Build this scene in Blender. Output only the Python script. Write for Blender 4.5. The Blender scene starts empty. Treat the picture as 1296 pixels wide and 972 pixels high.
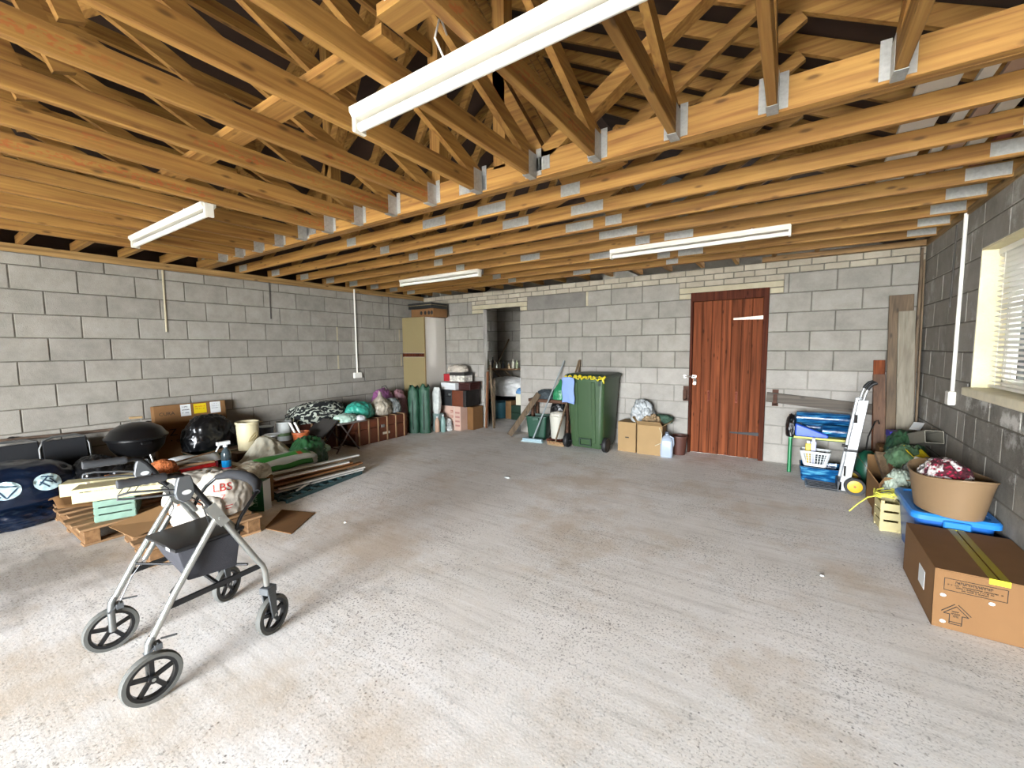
import bpy, bmesh, math, random
from mathutils import Vector, Matrix, noise, Euler
PI = math.pi
random.seed(7)
scn = bpy.context.scene
COL = scn.collection

# ------------------------------------------------------------------ camera
cam_d = bpy.data.cameras.new('camera'); cam = bpy.data.objects.new('camera', cam_d); COL.objects.link(cam)
cam_d.sensor_fit = 'HORIZONTAL'; cam_d.sensor_width = 36.0; cam_d.lens = 530.61 / 1296 * 36.0
cam_d.clip_start = 0.02; cam_d.clip_end = 200
_rt = Vector((0.83106741, 0.55609282, -0.00936632)); _up = Vector((-0.03918145, 0.075338, 0.99638798)); _fw = Vector((-0.55478984, 0.82769859, -0.08439948))
_m = Matrix.Identity(4)
for i in range(3):
    _m[i][0] = _rt[i]; _m[i][1] = _up[i]; _m[i][2] = -_fw[i]
_m.translation = (0, 0, 1.4103)
cam.matrix_world = _m
scn.camera = cam

# ------------------------------------------------------------------ world, light, exposure
W = bpy.data.worlds.new('world'); scn.world = W; W.use_nodes = True
_bg = W.node_tree.nodes['Background']
_bg.inputs['Color'].default_value = (0.92, 0.97, 1.03, 1); _bg.inputs['Strength'].default_value = 1.9
def portal(name, loc, rot, sx, sy):
    d = bpy.data.lights.new(name, 'AREA'); d.shape = 'RECTANGLE'; d.size = sx; d.size_y = sy
    d.cycles.is_portal = True
    o = bpy.data.objects.new(name, d); COL.objects.link(o); o.location = loc; o.rotation_euler = rot
portal('vehicle_door_offscreen', (-.68, -5.3, 1.13), (PI/2, 0, 0), 3.43, 2.25)
scn.view_settings.view_transform = 'Standard'; scn.view_settings.look = 'None'
scn.view_settings.gamma = 1.0; scn.view_settings.use_curve_mapping = False
scn.view_settings.exposure = 5.9

# ------------------------------------------------------------------ materials
ALB = [1.0]
def lin(h):
    if isinstance(h, (tuple, list)): return tuple(h)[:3]
    h = h.lstrip('#'); out = []
    for i in (0, 2, 4):
        c = int(h[i:i+2], 16) / 255
        out.append(ALB[0] * (c / 12.92 if c <= 0.04045 else ((c + 0.055) / 1.055) ** 2.4))
    return tuple(out)
_mc = {}
def mat(name, col, rough=0.6, metal=0.0, nscale=0.0, namt=0.0, bump=0.0, bscale=40.0, rnd=0.0, trans=0.0, alpha=1.0, spec=0.5, coat=0.0):
    key = name
    if key in _mc: return _mc[key]
    m = bpy.data.materials.new(name); m.use_nodes = True
    nt = m.node_tree; N = nt.nodes; L = nt.links
    b = N['Principled BSDF']
    c = lin(col)
    b.inputs['Base Color'].default_value = (*c, 1); b.inputs['Roughness'].default_value = rough
    b.inputs['Metallic'].default_value = metal; b.inputs['Specular IOR Level'].default_value = spec
    if trans: b.inputs['Transmission Weight'].default_value = trans
    if alpha < 1: b.inputs['Alpha'].default_value = alpha
    if coat: b.inputs['Coat Weight'].default_value = coat
    tc = None
    if namt or bump: tc = N.new('ShaderNodeTexCoord')
    if namt or rnd:
        hsv = N.new('ShaderNodeHueSaturation'); hsv.inputs['Color'].default_value = (*c, 1)
        val = None
        if namt:
            nz = N.new('ShaderNodeTexNoise'); nz.inputs['Scale'].default_value = nscale; nz.inputs['Detail'].default_value = 5
            L.new(tc.outputs['Object'], nz.inputs['Vector'])
            mr = N.new('ShaderNodeMapRange'); mr.inputs['From Min'].default_value = .25; mr.inputs['From Max'].default_value = .75
            mr.inputs['To Min'].default_value = 1 - namt; mr.inputs['To Max'].default_value = 1 + namt
            L.new(nz.outputs['Fac'], mr.inputs['Value']); val = mr.outputs['Result']
        if rnd:
            oi = N.new('ShaderNodeObjectInfo'); mr2 = N.new('ShaderNodeMapRange')
            mr2.inputs['To Min'].default_value = 1 - rnd; mr2.inputs['To Max'].default_value = 1 + rnd
            L.new(oi.outputs['Random'], mr2.inputs['Value'])
            if val is not None:
                mu = N.new('ShaderNodeMath'); mu.operation = 'MULTIPLY'
                L.new(val, mu.inputs[0]); L.new(mr2.outputs['Result'], mu.inputs[1]); val = mu.outputs[0]
            else: val = mr2.outputs['Result']
        L.new(val, hsv.inputs['Value']); L.new(hsv.outputs['Color'], b.inputs['Base Color'])
    if bump:
        n2 = N.new('ShaderNodeTexNoise'); n2.inputs['Scale'].default_value = bscale; n2.inputs['Detail'].default_value = 4
        L.new(tc.outputs['Object'], n2.inputs['Vector'])
        bp = N.new('ShaderNodeBump'); bp.inputs['Strength'].default_value = bump; bp.inputs['Distance'].default_value = 0.01
        L.new(n2.outputs['Fac'], bp.inputs['Height']); L.new(bp.outputs['Normal'], b.inputs['Normal'])
    _mc[key] = m
    return m

def wood(name, c1, c2, axis='x', rough=0.65, rnd=0.12, knots=True, stamp=False, fine=1.0):
    if name in _mc: return _mc[name]
    m = bpy.data.materials.new(name); m.use_nodes = True
    nt = m.node_tree; N = nt.nodes; L = nt.links; b = N['Principled BSDF']
    b.inputs['Roughness'].default_value = rough; b.inputs['Specular IOR Level'].default_value = 0.3
    tc = N.new('ShaderNodeTexCoord'); oi = N.new('ShaderNodeObjectInfo')
    off = N.new('ShaderNodeVectorMath'); off.operation = 'ADD'
    mulr = N.new('ShaderNodeMath'); mulr.operation = 'MULTIPLY'; mulr.inputs[1].default_value = 37.0
    L.new(oi.outputs['Random'], mulr.inputs[0])
    L.new(tc.outputs['Object'], off.inputs[0]); L.new(mulr.outputs[0], off.inputs[1])
    mp = N.new('ShaderNodeMapping'); s = {'x': (.9, 22, 22), 'y': (22, .9, 22), 'z': (22, 22, .9)}[axis]
    mp.inputs['Scale'].default_value = tuple(q * fine for q in s)
    L.new(off.outputs[0], mp.inputs['Vector'])
    nz = N.new('ShaderNodeTexNoise'); nz.inputs['Scale'].default_value = 1.6; nz.inputs['Detail'].default_value = 7; nz.inputs['Distortion'].default_value = .6
    L.new(mp.outputs[0], nz.inputs['Vector'])
    cr = N.new('ShaderNodeValToRGB'); cr.color_ramp.elements[0].position = .3; cr.color_ramp.elements[1].position = .68
    cr.color_ramp.elements[0].color = (*lin(c2), 1); cr.color_ramp.elements[1].color = (*lin(c1), 1)
    L.new(nz.outputs['Fac'], cr.inputs['Fac'])
    col = cr.outputs['Color']
    if knots:
        mk = N.new('ShaderNodeMapping'); ks = {'x': (5, 15, 15), 'y': (15, 5, 15), 'z': (15, 15, 5)}[axis]
        mk.inputs['Scale'].default_value = ks; L.new(off.outputs[0], mk.inputs['Vector'])
        vo = N.new('ShaderNodeTexVoronoi'); vo.inputs['Scale'].default_value = 1.0
        L.new(mk.outputs[0], vo.inputs['Vector'])
        kr = N.new('ShaderNodeMapRange'); kr.inputs['From Min'].default_value = .07; kr.inputs['From Max'].default_value = .19
        kr.inputs['To Min'].default_value = .75; kr.inputs['To Max'].default_value = 0
        L.new(vo.outputs['Distance'], kr.inputs['Value'])
        mx = N.new('ShaderNodeMix'); mx.data_type = 'RGBA'
        L.new(kr.outputs['Result'], mx.inputs['Factor']); L.new(col, mx.inputs['A']); mx.inputs['B'].default_value = (*[q * .35 for q in lin(c2)], 1)
        col = mx.outputs['Result']
    if stamp:   # red mill stamp running along the board
        sep = N.new('ShaderNodeSeparateXYZ'); L.new(tc.outputs['Object'], sep.inputs[0])
        ms = N.new('ShaderNodeMapping'); ms.inputs['Scale'].default_value = (1, 26, 50) if axis == 'y' else (26, 1, 50)
        L.new(off.outputs[0], ms.inputs['Vector'])
        n3 = N.new('ShaderNodeTexNoise'); n3.inputs['Scale'].default_value = 1.6; n3.inputs['Detail'].default_value = 1; L.new(ms.outputs[0], n3.inputs['Vector'])
        r1 = N.new('ShaderNodeMapRange'); r1.inputs['From Min'].default_value = .50; r1.inputs['From Max'].default_value = .58; L.new(n3.outputs['Fac'], r1.inputs['Value'])
        d = N.new('ShaderNodeMath'); d.operation = 'COMPARE'; d.inputs[1].default_value = .045; d.inputs[2].default_value = .022; L.new(sep.outputs['Z'], d.inputs[0])
        m2 = N.new('ShaderNodeMath'); m2.operation = 'MULTIPLY'; L.new(r1.outputs['Result'], m2.inputs[0]); L.new(d.outputs[0], m2.inputs[1])
        n4 = N.new('ShaderNodeTexNoise'); n4.inputs['Scale'].default_value = 1.3; L.new(off.outputs[0], n4.inputs['Vector'])
        r4 = N.new('ShaderNodeMapRange'); r4.inputs['From Min'].default_value = .42; r4.inputs['From Max'].default_value = .5; r4.inputs['To Max'].default_value = .4; L.new(n4.outputs['Fac'], r4.inputs['Value'])
        m3 = N.new('ShaderNodeMath'); m3.operation = 'MULTIPLY'; L.new(m2.outputs[0], m3.inputs[0]); L.new(r4.outputs['Result'], m3.inputs[1])
        mx = N.new('ShaderNodeMix'); mx.data_type = 'RGBA'; L.new(m3.outputs[0], mx.inputs['Factor']); L.new(col, mx.inputs['A']); mx.inputs['B'].default_value = (*lin('#a8401f'), 1)
        col = mx.outputs['Result']
    hsv = N.new('ShaderNodeHueSaturation'); L.new(col, hsv.inputs['Color'])
    mr = N.new('ShaderNodeMapRange'); mr.inputs['To Min'].default_value = 1 - rnd; mr.inputs['To Max'].default_value = 1 + rnd
    L.new(oi.outputs['Random'], mr.inputs['Value']); L.new(mr.outputs['Result'], hsv.inputs['Value'])
    L.new(hsv.outputs['Color'], b.inputs['Base Color'])
    bp = N.new('ShaderNodeBump'); bp.inputs['Strength'].default_value = .15; bp.inputs['Distance'].default_value = .004
    L.new(nz.outputs['Fac'], bp.inputs['Height']); L.new(bp.outputs['Normal'], b.inputs['Normal'])
    _mc[name] = m
    return m

def block_mat(name, c1, c2, rnd=.1, stain=0.0, sc=1.0, wash=0.0):
    if name in _mc: return _mc[name]
    m = bpy.data.materials.new(name); m.use_nodes = True
    nt = m.node_tree; N = nt.nodes; L = nt.links; b = N['Principled BSDF']
    b.inputs['Roughness'].default_value = .95; b.inputs['Specular IOR Level'].default_value = .15
    tc = N.new('ShaderNodeTexCoord'); geo = N.new('ShaderNodeNewGeometry'); oi = N.new('ShaderNodeObjectInfo')
    nz = N.new('ShaderNodeTexNoise'); nz.inputs['Scale'].default_value = 5 * sc; nz.inputs['Detail'].default_value = 8; nz.inputs['Roughness'].default_value = .75
    L.new(geo.outputs['Position'], nz.inputs['Vector'])
    cr = N.new('ShaderNodeValToRGB'); cr.color_ramp.elements[0].position = .3; cr.color_ramp.elements[1].position = .7
    cr.color_ramp.elements[0].color = (*lin(c2), 1); cr.color_ramp.elements[1].color = (*lin(c1), 1)
    L.new(nz.outputs['Fac'], cr.inputs['Fac']); col = cr.outputs['Color']
    if stain or wash:
        n2 = N.new('ShaderNodeTexNoise'); n2.inputs['Scale'].default_value = 2.3; n2.inputs['Detail'].default_value = 9; n2.inputs['Roughness'].default_value = .7
        L.new(geo.outputs['Position'], n2.inputs['Vector'])
        r = N.new('ShaderNodeMapRange'); r.inputs['From Min'].default_value = .56; r.inputs['From Max'].default_value = .64; r.inputs['To Max'].default_value = stain + wash
        L.new(n2.outputs['Fac'], r.inputs['Value'])
        mx = N.new('ShaderNodeMix'); mx.data_type = 'RGBA'; L.new(r.outputs['Result'], mx.inputs['Factor']); L.new(col, mx.inputs['A'])
        mx.inputs['B'].default_value = (*lin('#cfcdc6' if wash else '#55504a'), 1); col = mx.outputs['Result']
    hsv = N.new('ShaderNodeHueSaturation'); L.new(col, hsv.inputs['Color'])
    mr = N.new('ShaderNodeMapRange'); mr.inputs['To Min'].default_value = 1 - rnd; mr.inputs['To Max'].default_value = 1 + rnd
    L.new(oi.outputs['Random'], mr.inputs['Value']); L.new(mr.outputs['Result'], hsv.inputs['Value'])
    L.new(hsv.outputs['Color'], b.inputs['Base Color'])
    n3 = N.new('ShaderNodeTexNoise'); n3.inputs['Scale'].default_value = 130; n3.inputs['Detail'].default_value = 3; L.new(geo.outputs['Position'], n3.inputs['Vector'])
    bp = N.new('ShaderNodeBump'); bp.inputs['Strength'].default_value = .5; bp.inputs['Distance'].default_value = .006
    L.new(n3.outputs['Fac'], bp.inputs['Height']); L.new(bp.outputs['Normal'], b.inputs['Normal'])
    _mc[name] = m
    return m

def floor_mat():
    m = bpy.data.materials.new('concrete_floor'); m.use_nodes = True
    nt = m.node_tree; N = nt.nodes; L = nt.links; b = N['Principled BSDF']
    b.inputs['Specular IOR Level'].default_value = .35
    geo = N.new('ShaderNodeNewGeometry')
    def nz(scale, det, rough=.6, vec=None):
        n = N.new('ShaderNodeTexNoise'); n.inputs['Scale'].default_value = scale; n.inputs['Detail'].default_value = det; n.inputs['Roughness'].default_value = rough
        L.new(vec or geo.outputs['Position'], n.inputs['Vector']); return n
    big = nz(.7, 4); mid = nz(5, 6); fine = nz(90, 2)
    cr = N.new('ShaderNodeValToRGB'); cr.color_ramp.elements[0].position = .3; cr.color_ramp.elements[1].position = .7
    cr.color_ramp.elements[0].color = (*lin('#d8d4cc'), 1); cr.color_ramp.elements[1].color = (*lin('#efece8'), 1)
    L.new(big.outputs['Fac'], cr.inputs['Fac'])
    def over(col, fac, color, blend='MIX'):
        mx = N.new('ShaderNodeMix'); mx.data_type = 'RGBA'; mx.blend_type = blend
        L.new(fac, mx.inputs['Factor']); L.new(col, mx.inputs['A']); mx.inputs['B'].default_value = (*lin(color), 1); return mx.outputs['Result']
    def rng(n, a, c, lo, hi):
        r = N.new('ShaderNodeMapRange'); r.inputs['From Min'].default_value = a; r.inputs['From Max'].default_value = c; r.inputs['To Min'].default_value = lo; r.inputs['To Max'].default_value = hi
        L.new(n, r.inputs['Value']); return r.outputs['Result']
    col = over(cr.outputs['Color'], rng(mid.outputs['Fac'], .5, .75, 0, .3), '#b5ada1')
    # tamped ridges: streaks across the slab
    mp = N.new('ShaderNodeMapping'); mp.inputs['Scale'].default_value = (1.6, 20, 1); mp.inputs['Rotation'].default_value = (0, 0, .10); L.new(geo.outputs['Position'], mp.inputs['Vector'])
    st = nz(1.0, 5, .6, mp.outputs[0])
    col = over(col, rng(st.outputs['Fac'], .52, .70, 0, .4), '#f6f5f3')
    col = over(col, rng(st.outputs['Fac'], .46, .30, 0, .30), '#958f86')
    # exposed aggregate speckle, denser in worn patches
    patch = rng(nz(1.3, 4).outputs['Fac'], .38, .62, .15, 1)
    def speck(scale, lo, hi, amt, color, col, det=2):
        n = nz(scale, det, .55); m_ = N.new('ShaderNodeMath'); m_.operation = 'MULTIPLY'
        L.new(rng(n.outputs['Fac'], lo, hi, 0, amt), m_.inputs[0]); L.new(patch, m_.inputs[1]); return over(col, m_.outputs[0], color)
    col = speck(95, .56, .66, .75, '#5a554f', col); col = speck(42, .60, .70, .6, '#4f4a44', col); col = speck(70, .58, .68, .6, '#f4f2ee', col)
    vo = N.new('ShaderNodeTexVoronoi'); vo.inputs['Scale'].default_value = 40; L.new(geo.outputs['Position'], vo.inputs['Vector'])
    sp = N.new('ShaderNodeMath'); sp.operation = 'MULTIPLY'; L.new(rng(vo.outputs['Distance'], .10, .24, .8, 0), sp.inputs[0]); L.new(rng(nz(3.1, 3).outputs['Fac'], .5, .62, 0, 1), sp.inputs[1])
    col = over(col, sp.outputs[0], '#4a4540')
    # oil stains
    col = over(col, rng(nz(1.1, 6, .7).outputs['Fac'], .62, .7, 0, .35), '#57504a')
    # brown dust trodden into the slab in patches
    col = over(col, rng(nz(.9, 5, .65).outputs['Fac'], .50, .64, 0, .5), '#b8a180')
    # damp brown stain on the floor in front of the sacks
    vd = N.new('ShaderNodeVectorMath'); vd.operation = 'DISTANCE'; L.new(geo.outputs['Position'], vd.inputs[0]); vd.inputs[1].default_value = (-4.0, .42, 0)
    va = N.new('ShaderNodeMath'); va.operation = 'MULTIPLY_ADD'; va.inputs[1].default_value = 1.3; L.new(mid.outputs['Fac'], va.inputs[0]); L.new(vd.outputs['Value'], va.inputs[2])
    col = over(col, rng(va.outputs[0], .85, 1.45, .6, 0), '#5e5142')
    L.new(col, b.inputs['Base Color'])
    L.new(rng(mid.outputs['Fac'], .3, .7, .62, .9), b.inputs['Roughness'])
    ad = N.new('ShaderNodeMath'); ad.operation = 'ADD'; L.new(fine.outputs['Fac'], ad.inputs[0]); L.new(st.outputs['Fac'], ad.inputs[1])
    bp = N.new('ShaderNodeBump'); bp.inputs['Strength'].default_value = .14; bp.inputs['Distance'].default_value = .005
    L.new(ad.outputs[0], bp.inputs['Height']); L.new(bp.outputs['Normal'], b.inputs['Normal'])
    return m

# ------------------------------------------------------------------ mesh helpers
class MB:
    def __init__(s): s.v = []; s.f = []
    def add(s, vs, fs, M=None):
        o = len(s.v)
        for p in vs:
            p = Vector(p); s.v.append(M @ p if M else p)
        for f in fs: s.f.append([i + o for i in f])
        return s
    def box(s, x0, y0, z0, x1, y1, z1, M=None):
        vs = [(x0,y0,z0),(x1,y0,z0),(x1,y1,z0),(x0,y1,z0),(x0,y0,z1),(x1,y0,z1),(x1,y1,z1),(x0,y1,z1)]
        return s.add(vs, [(0,3,2,1),(4,5,6,7),(0,1,5,4),(1,2,6,5),(2,3,7,6),(3,0,4,7)], M)
    def hexa(s, vs): return s.add(vs, [(0,3,2,1),(4,5,6,7),(0,1,5,4),(1,2,6,5),(2,3,7,6),(3,0,4,7)])
    def taper(s, x, y, z0, z1, w0, d0, w1, d1):
        return s.hexa([(x-w0/2,y-d0/2,z0),(x+w0/2,y-d0/2,z0),(x+w0/2,y+d0/2,z0),(x-w0/2,y+d0/2,z0),(x-w1/2,y-d1/2,z1),(x+w1/2,y-d1/2,z1),(x+w1/2,y+d1/2,z1),(x-w1/2,y+d1/2,z1)])
    def bar(s, p, q, w, h, up=(0,0,1)):
        p = Vector(p); q = Vector(q); d = (q-p).normalized(); u = Vector(up)
        r = d.cross(u)
        if r.length < 1e-4: r = d.cross(Vector((1,0,0)))
        r.normalize(); u = r.cross(d)
        a = r*w/2; b = u*h/2
        return s.hexa([p-a-b, p+a-b, q+a-b, q-a-b, p-a+b, p+a+b, q+a+b, q-a+b])
    def tube(s, pts, r, seg=8, closed=False, caps=True):
        pts = [Vector(p) for p in pts]; n = len(pts)
        rs = r if isinstance(r, (list, tuple)) else [r]*n
        o = len(s.v); prev = None
        for i, p in enumerate(pts):
            if closed: t = pts[(i+1) % n] - pts[i-1]
            else: t = pts[min(i+1, n-1)] - pts[max(i-1, 0)]
            if t.length < 1e-9: t = Vector((0,0,1))
            t.normalize()
            if prev is None:
                a = Vector((0,0,1)) if abs(t.z) < .9 else Vector((1,0,0))
                u = t.cross(a).normalized()
            else:
                u = prev - t*prev.dot(t)
                if u.length < 1e-6: u = t.cross(Vector((1,0,0)))
                u.normalize()
            prev = u; w = t.cross(u)
            for k in range(seg):
                an = 2*PI*k/seg
                s.v.append(p + (u*math.cos(an) + w*math.sin(an))*rs[i])
        m = n if closed else n-1
        for i in range(m):
            for k in range(seg):
                a = o+i*seg+k; b = o+i*seg+(k+1)%seg; i2 = (i+1) % n
                s.f.append([a, b, o+i2*seg+(k+1)%seg, o+i2*seg+k])
        if caps and not closed:
            s.f.append([o+k for k in range(seg)][::-1]); s.f.append([o+(n-1)*seg+k for k in range(seg)])
        return s
    def lathe(s, prof, seg=24, c=(0,0,0), axis='z', M=None):
        o = len(s.v); c = Vector(c)
        for (r, z) in prof:
            for k in range(seg):
                a = 2*PI*k/seg
                p = Vector((r*math.cos(a), r*math.sin(a), z))
                if axis == 'x': p = Vector((p.z, p.x, p.y))
                elif axis == 'y': p = Vector((p.x, p.z, p.y))
                p = p + c
                s.v.append(M @ p if M else p)
        for i in range(len(prof)-1):
            for k in range(seg):
                f = [o+i*seg+k, o+i*seg+(k+1)%seg, o+(i+1)*seg+(k+1)%seg, o+(i+1)*seg+k]
                s.f.append(f[::-1] if axis == 'y' else f)
        cl = prof[0] == prof[-1]
        if prof[0][0] > 1e-6 and not cl: s.f.append([o+k for k in range(seg)][::(1 if axis == 'y' else -1)])
        if prof[-1][0] > 1e-6 and not cl: s.f.append([o+(len(prof)-1)*seg+k for k in range(seg)][::(-1 if axis == 'y' else 1)])
        return s
    def prism(s, poly, z0, z1, M=None):
        n = len(poly)
        vs = [(x,y,z0) for x,y in poly] + [(x,y,z1) for x,y in poly]
        fs = [list(range(n))[::-1], list(range(n, 2*n))] + [[i,(i+1)%n,n+(i+1)%n,n+i] for i in range(n)]
        return s.add(vs, fs, M)
    def grid(s, fn, nu, nv, thick=0.0):
        o = len(s.v)
        for i in range(nu+1):
            for j in range(nv+1): s.v.append(Vector(fn(i/nu, j/nv)))
        for i in range(nu):
            for j in range(nv):
                a = o+i*(nv+1)+j; s.f.append([a, a+nv+1, a+nv+2, a+1])
        return s
    def mesh(s, name, mats, smooth=0.0, bevel=0.0, bseg=1, solid=0.0):
        me = bpy.data.meshes.new(name); me.from_pydata([tuple(p) for p in s.v], [], s.f)
        if not isinstance(mats, (list, tuple)): mats = [mats]
        for m in mats: me.materials.append(m)
        bm = bmesh.new(); bm.from_mesh(me)
        if solid: bmesh.ops.solidify(bm, geom=bm.faces[:], thickness=solid)
        bmesh.ops.remove_doubles(bm, verts=bm.verts[:], dist=1e-5)
        if bevel: bmesh.ops.bevel(bm, geom=[e for e in bm.edges if len(e.link_faces) == 2 and e.calc_face_angle(0) > .5], offset=bevel, segments=bseg, profile=.6, affect='EDGES', clamp_overlap=True)
        bmesh.ops.recalc_face_normals(bm, faces=bm.faces[:])
        bm.to_mesh(me); bm.free()
        if smooth:
            for p in me.polygons: p.use_smooth = True
            me.set_sharp_from_angle(angle=smooth)
        me.update()
        return me
    def build(s, name, m, parent=None, smooth=0.0, bevel=0.0, bseg=1, solid=0.0, loc=None):
        return link(name, s.mesh(name, m, smooth, bevel, bseg, solid), parent, loc)

def link(name, me, parent=None, loc=None, rot=None):
    o = bpy.data.objects.new(name, me); COL.objects.link(o)
    if parent: o.parent = parent
    if loc is not None: o.location = loc
    if rot is not None: o.rotation_euler = rot
    return o
def tag(o, label=None, cat=None, group=None, kind=None):
    if label: o['label'] = label
    if cat: o['category'] = cat
    if group: o['group'] = group
    if kind: o['kind'] = kind
    return o
def thing(name, label, cat, loc=(0,0,0), rz=0.0, group=None, rot=None):
    o = bpy.data.objects.new(name, None); COL.objects.link(o); o.empty_display_size = .1
    o.location = loc; o.rotation_euler = rot if rot else (0, 0, rz)
    return tag(o, label, cat, group)
def struct(o): o['kind'] = 'structure'; return o
def B(name, m, parent, x0, y0, z0, x1, y1, z1, bevel=0.0, smooth=0.0, bseg=1):
    return MB().box(x0,y0,z0,x1,y1,z1).build(name, m, parent, smooth, bevel, bseg)
def fbm(p, o=3): return noise.fractal(Vector(p), 1.0, 2.0, o)
def text_mesh(name, s, size, m, parent, loc, rot, extrude=.0004, align='CENTER', sx=1.0):
    cu = bpy.data.curves.new('t', 'FONT'); cu.body = s; cu.size = size; cu.extrude = extrude; cu.align_x = align; cu.align_y = 'CENTER'
    cu.resolution_u = 2
    ob = bpy.data.objects.new('t', cu); COL.objects.link(ob)
    dg = bpy.context.evaluated_depsgraph_get(); me = bpy.data.meshes.new_from_object(ob.evaluated_get(dg))
    bpy.data.objects.remove(ob); bpy.data.curves.remove(cu)
    me.materials.clear(); me.materials.append(m)
    o = link(name, me, parent, loc, rot); o.scale = (sx, 1, 1)
    return o
def blob_mesh(name, rx, ry, rz, m, seed=0, crumple=.08, freq=2.2, boxy=2.3, sub=5, ridge=True, neck=0.0, sag=.35, mats=None):
    """soft bag: a superellipsoid with creases, flat underneath, base at z=0"""
    bm = bmesh.new(); bmesh.ops.create_icosphere(bm, subdivisions=sub, radius=1.0)
    sv = Vector((seed*3.7, seed*1.3, -seed*2.1))
    for v in bm.verts:
        p = v.co.normalized()
        k = (abs(p.x)**boxy + abs(p.y)**boxy + abs(p.z)**boxy) ** (-1/boxy)
        q = p*k
        n1 = noise.noise(q*freq + sv)
        if ridge:
            w = Vector((noise.noise(q*1.7 + sv), noise.noise(q*1.7 - sv), noise.noise(q*1.7 + sv*2)))*.35
            n2 = 1-abs(noise.noise((q+w)*freq*1.9 + sv*1.7))*2.4; n3 = 1-abs(noise.noise((q+w)*freq*3.9 - sv))*2.4; n4 = 1-abs(noise.noise((q+w)*freq*7.5 + sv))*2.4
            d = n1*.9 + n2*.62 + n3*.42 + n4*.20
        else: d = n1 + .4*noise.noise(q*freq*2.3 - sv)
        q = q*(1 + crumple*d)
        if q.z < -sag: q.z = -sag - (abs(q.z)-sag)*.06
        if neck and q.z > .55:
            t = (q.z-.55)/.45; f = 1-(1-neck)*min(1, t*1.3)
            q.x *= f; q.y *= f; q.z += t*.35
        v.co = Vector((q.x*rx, q.y*ry, (q.z+sag)*rz))
    zmin = min(v.co.z for v in bm.verts)
    for v in bm.verts: v.co.z -= zmin
    me = bpy.data.meshes.new(name); bm.to_mesh(me); bm.free()
    for mm in (mats or [m]): me.materials.append(mm)
    for p in me.polygons: p.use_smooth = True
    return me
def decal(name, mesh_or_mb, m, parent, M, gap=.0015, n_sub=0):
    """flat print wrapped onto a soft parent mesh: local xy plane of M is pressed along -z onto the parent"""
    from mathutils.bvhtree import BVHTree
    pm = parent.data; bv = BVHTree.FromPolygons([v.co for v in pm.vertices], [tuple(p.vertices) for p in pm.polygons])
    me = mesh_or_mb
    nrm = (M.to_3x3() @ Vector((0, 0, 1))).normalized()
    for v in me.vertices:
        p = M @ v.co; h = bv.ray_cast(p + nrm*.3, -nrm)
        if h[0] is None: h = bv.find_nearest(p)
        v.co = h[0] + nrm*gap
    me.materials.clear(); me.materials.append(m)
    return link(name, me, parent)
def frame_at(c, n, upv=(0, 0, 1)):
    n = Vector(n).normalized(); x = Vector(upv).cross(n).normalized(); y = n.cross(x)
    M = Matrix.Identity(4)
    for i in range(3): M[i][0] = x[i]; M[i][1] = y[i]; M[i][2] = n[i]; M[i][3] = c[i]
    return M
def text_data(s, size, dense=True):
    cu = bpy.data.curves.new('t', 'FONT'); cu.body = s; cu.size = size; cu.align_x = 'CENTER'; cu.align_y = 'CENTER'; cu.resolution_u = 4
    ob = bpy.data.objects.new('t', cu); COL.objects.link(ob)
    dg = bpy.context.evaluated_depsgraph_get(); me = bpy.data.meshes.new_from_object(ob.evaluated_get(dg))
    bpy.data.objects.remove(ob); bpy.data.curves.remove(cu)
    bm = bmesh.new(); bm.from_mesh(me); bmesh.ops.triangulate(bm, faces=bm.faces[:])
    for _ in range(2):
        lg = [e for e in bm.edges if e.calc_length() > .012]
        if lg: bmesh.ops.subdivide_edges(bm, edges=lg, cuts=1)
        bmesh.ops.triangulate(bm, faces=[f for f in bm.faces if len(f.verts) > 3])
    bm.to_mesh(me); bm.free(); return me
def disc_data(r, ax=1.0):
    bm = bmesh.new(); bmesh.ops.create_grid(bm, x_segments=20, y_segments=20, size=r)
    for v in bm.verts:
        x, y = v.co.x/r, v.co.y/r
        v.co.x = r*ax*x*math.sqrt(max(0, 1-y*y/2)); v.co.y = r*y*math.sqrt(max(0, 1-x*x/2))
    me = bpy.data.meshes.new('disc'); bm.to_mesh(me); bm.free(); return me
def line_data(segs, w):
    bm = bmesh.new()
    for (a, b, c, d) in segs:
        p = Vector((a, b, 0)); q = Vector((c, d, 0)); t = (q-p).normalized(); n = Vector((-t.y, t.x, 0))*w/2; k = 8
        vs = [(bm.verts.new(p.lerp(q, i/k)-n), bm.verts.new(p.lerp(q, i/k)+n)) for i in range(k+1)]
        for i in range(k): bm.faces.new((vs[i][0], vs[i+1][0], vs[i+1][1], vs[i][1]))
    me = bpy.data.meshes.new('lines'); bm.to_mesh(me); bm.free(); return me
def rrect(w, d, r, n=5, cx=0, cy=0):
    pts = []
    for (sx, sy, a0) in ((1,1,0),(-1,1,PI/2),(-1,-1,PI),(1,-1,1.5*PI)):
        for i in range(n+1):
            a = a0 + PI/2*i/n
            pts.append((cx+sx*(w/2-r)+r*math.cos(a), cy+sy*(d/2-r)+r*math.sin(a)))
    return pts
def loft(name, rings, m, parent=None, smooth=.6, cap0=True, cap1=True, solid=0.0, loc=None):
    """rings: list of equal-length closed loops of 3D points"""
    mb = MB(); n = len(rings[0])
    for R_ in rings: mb.v += [Vector(p) for p in R_]
    for i in range(len(rings)-1):
        for k in range(n): mb.f.append([i*n+k, i*n+(k+1)%n, (i+1)*n+(k+1)%n, (i+1)*n+k])
    if cap0: mb.f.append(list(range(n))[::-1])
    if cap1: mb.f.append([(len(rings)-1)*n+k for k in range(n)])
    return mb.build(name, m, parent, smooth, solid=solid, loc=loc)
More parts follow.
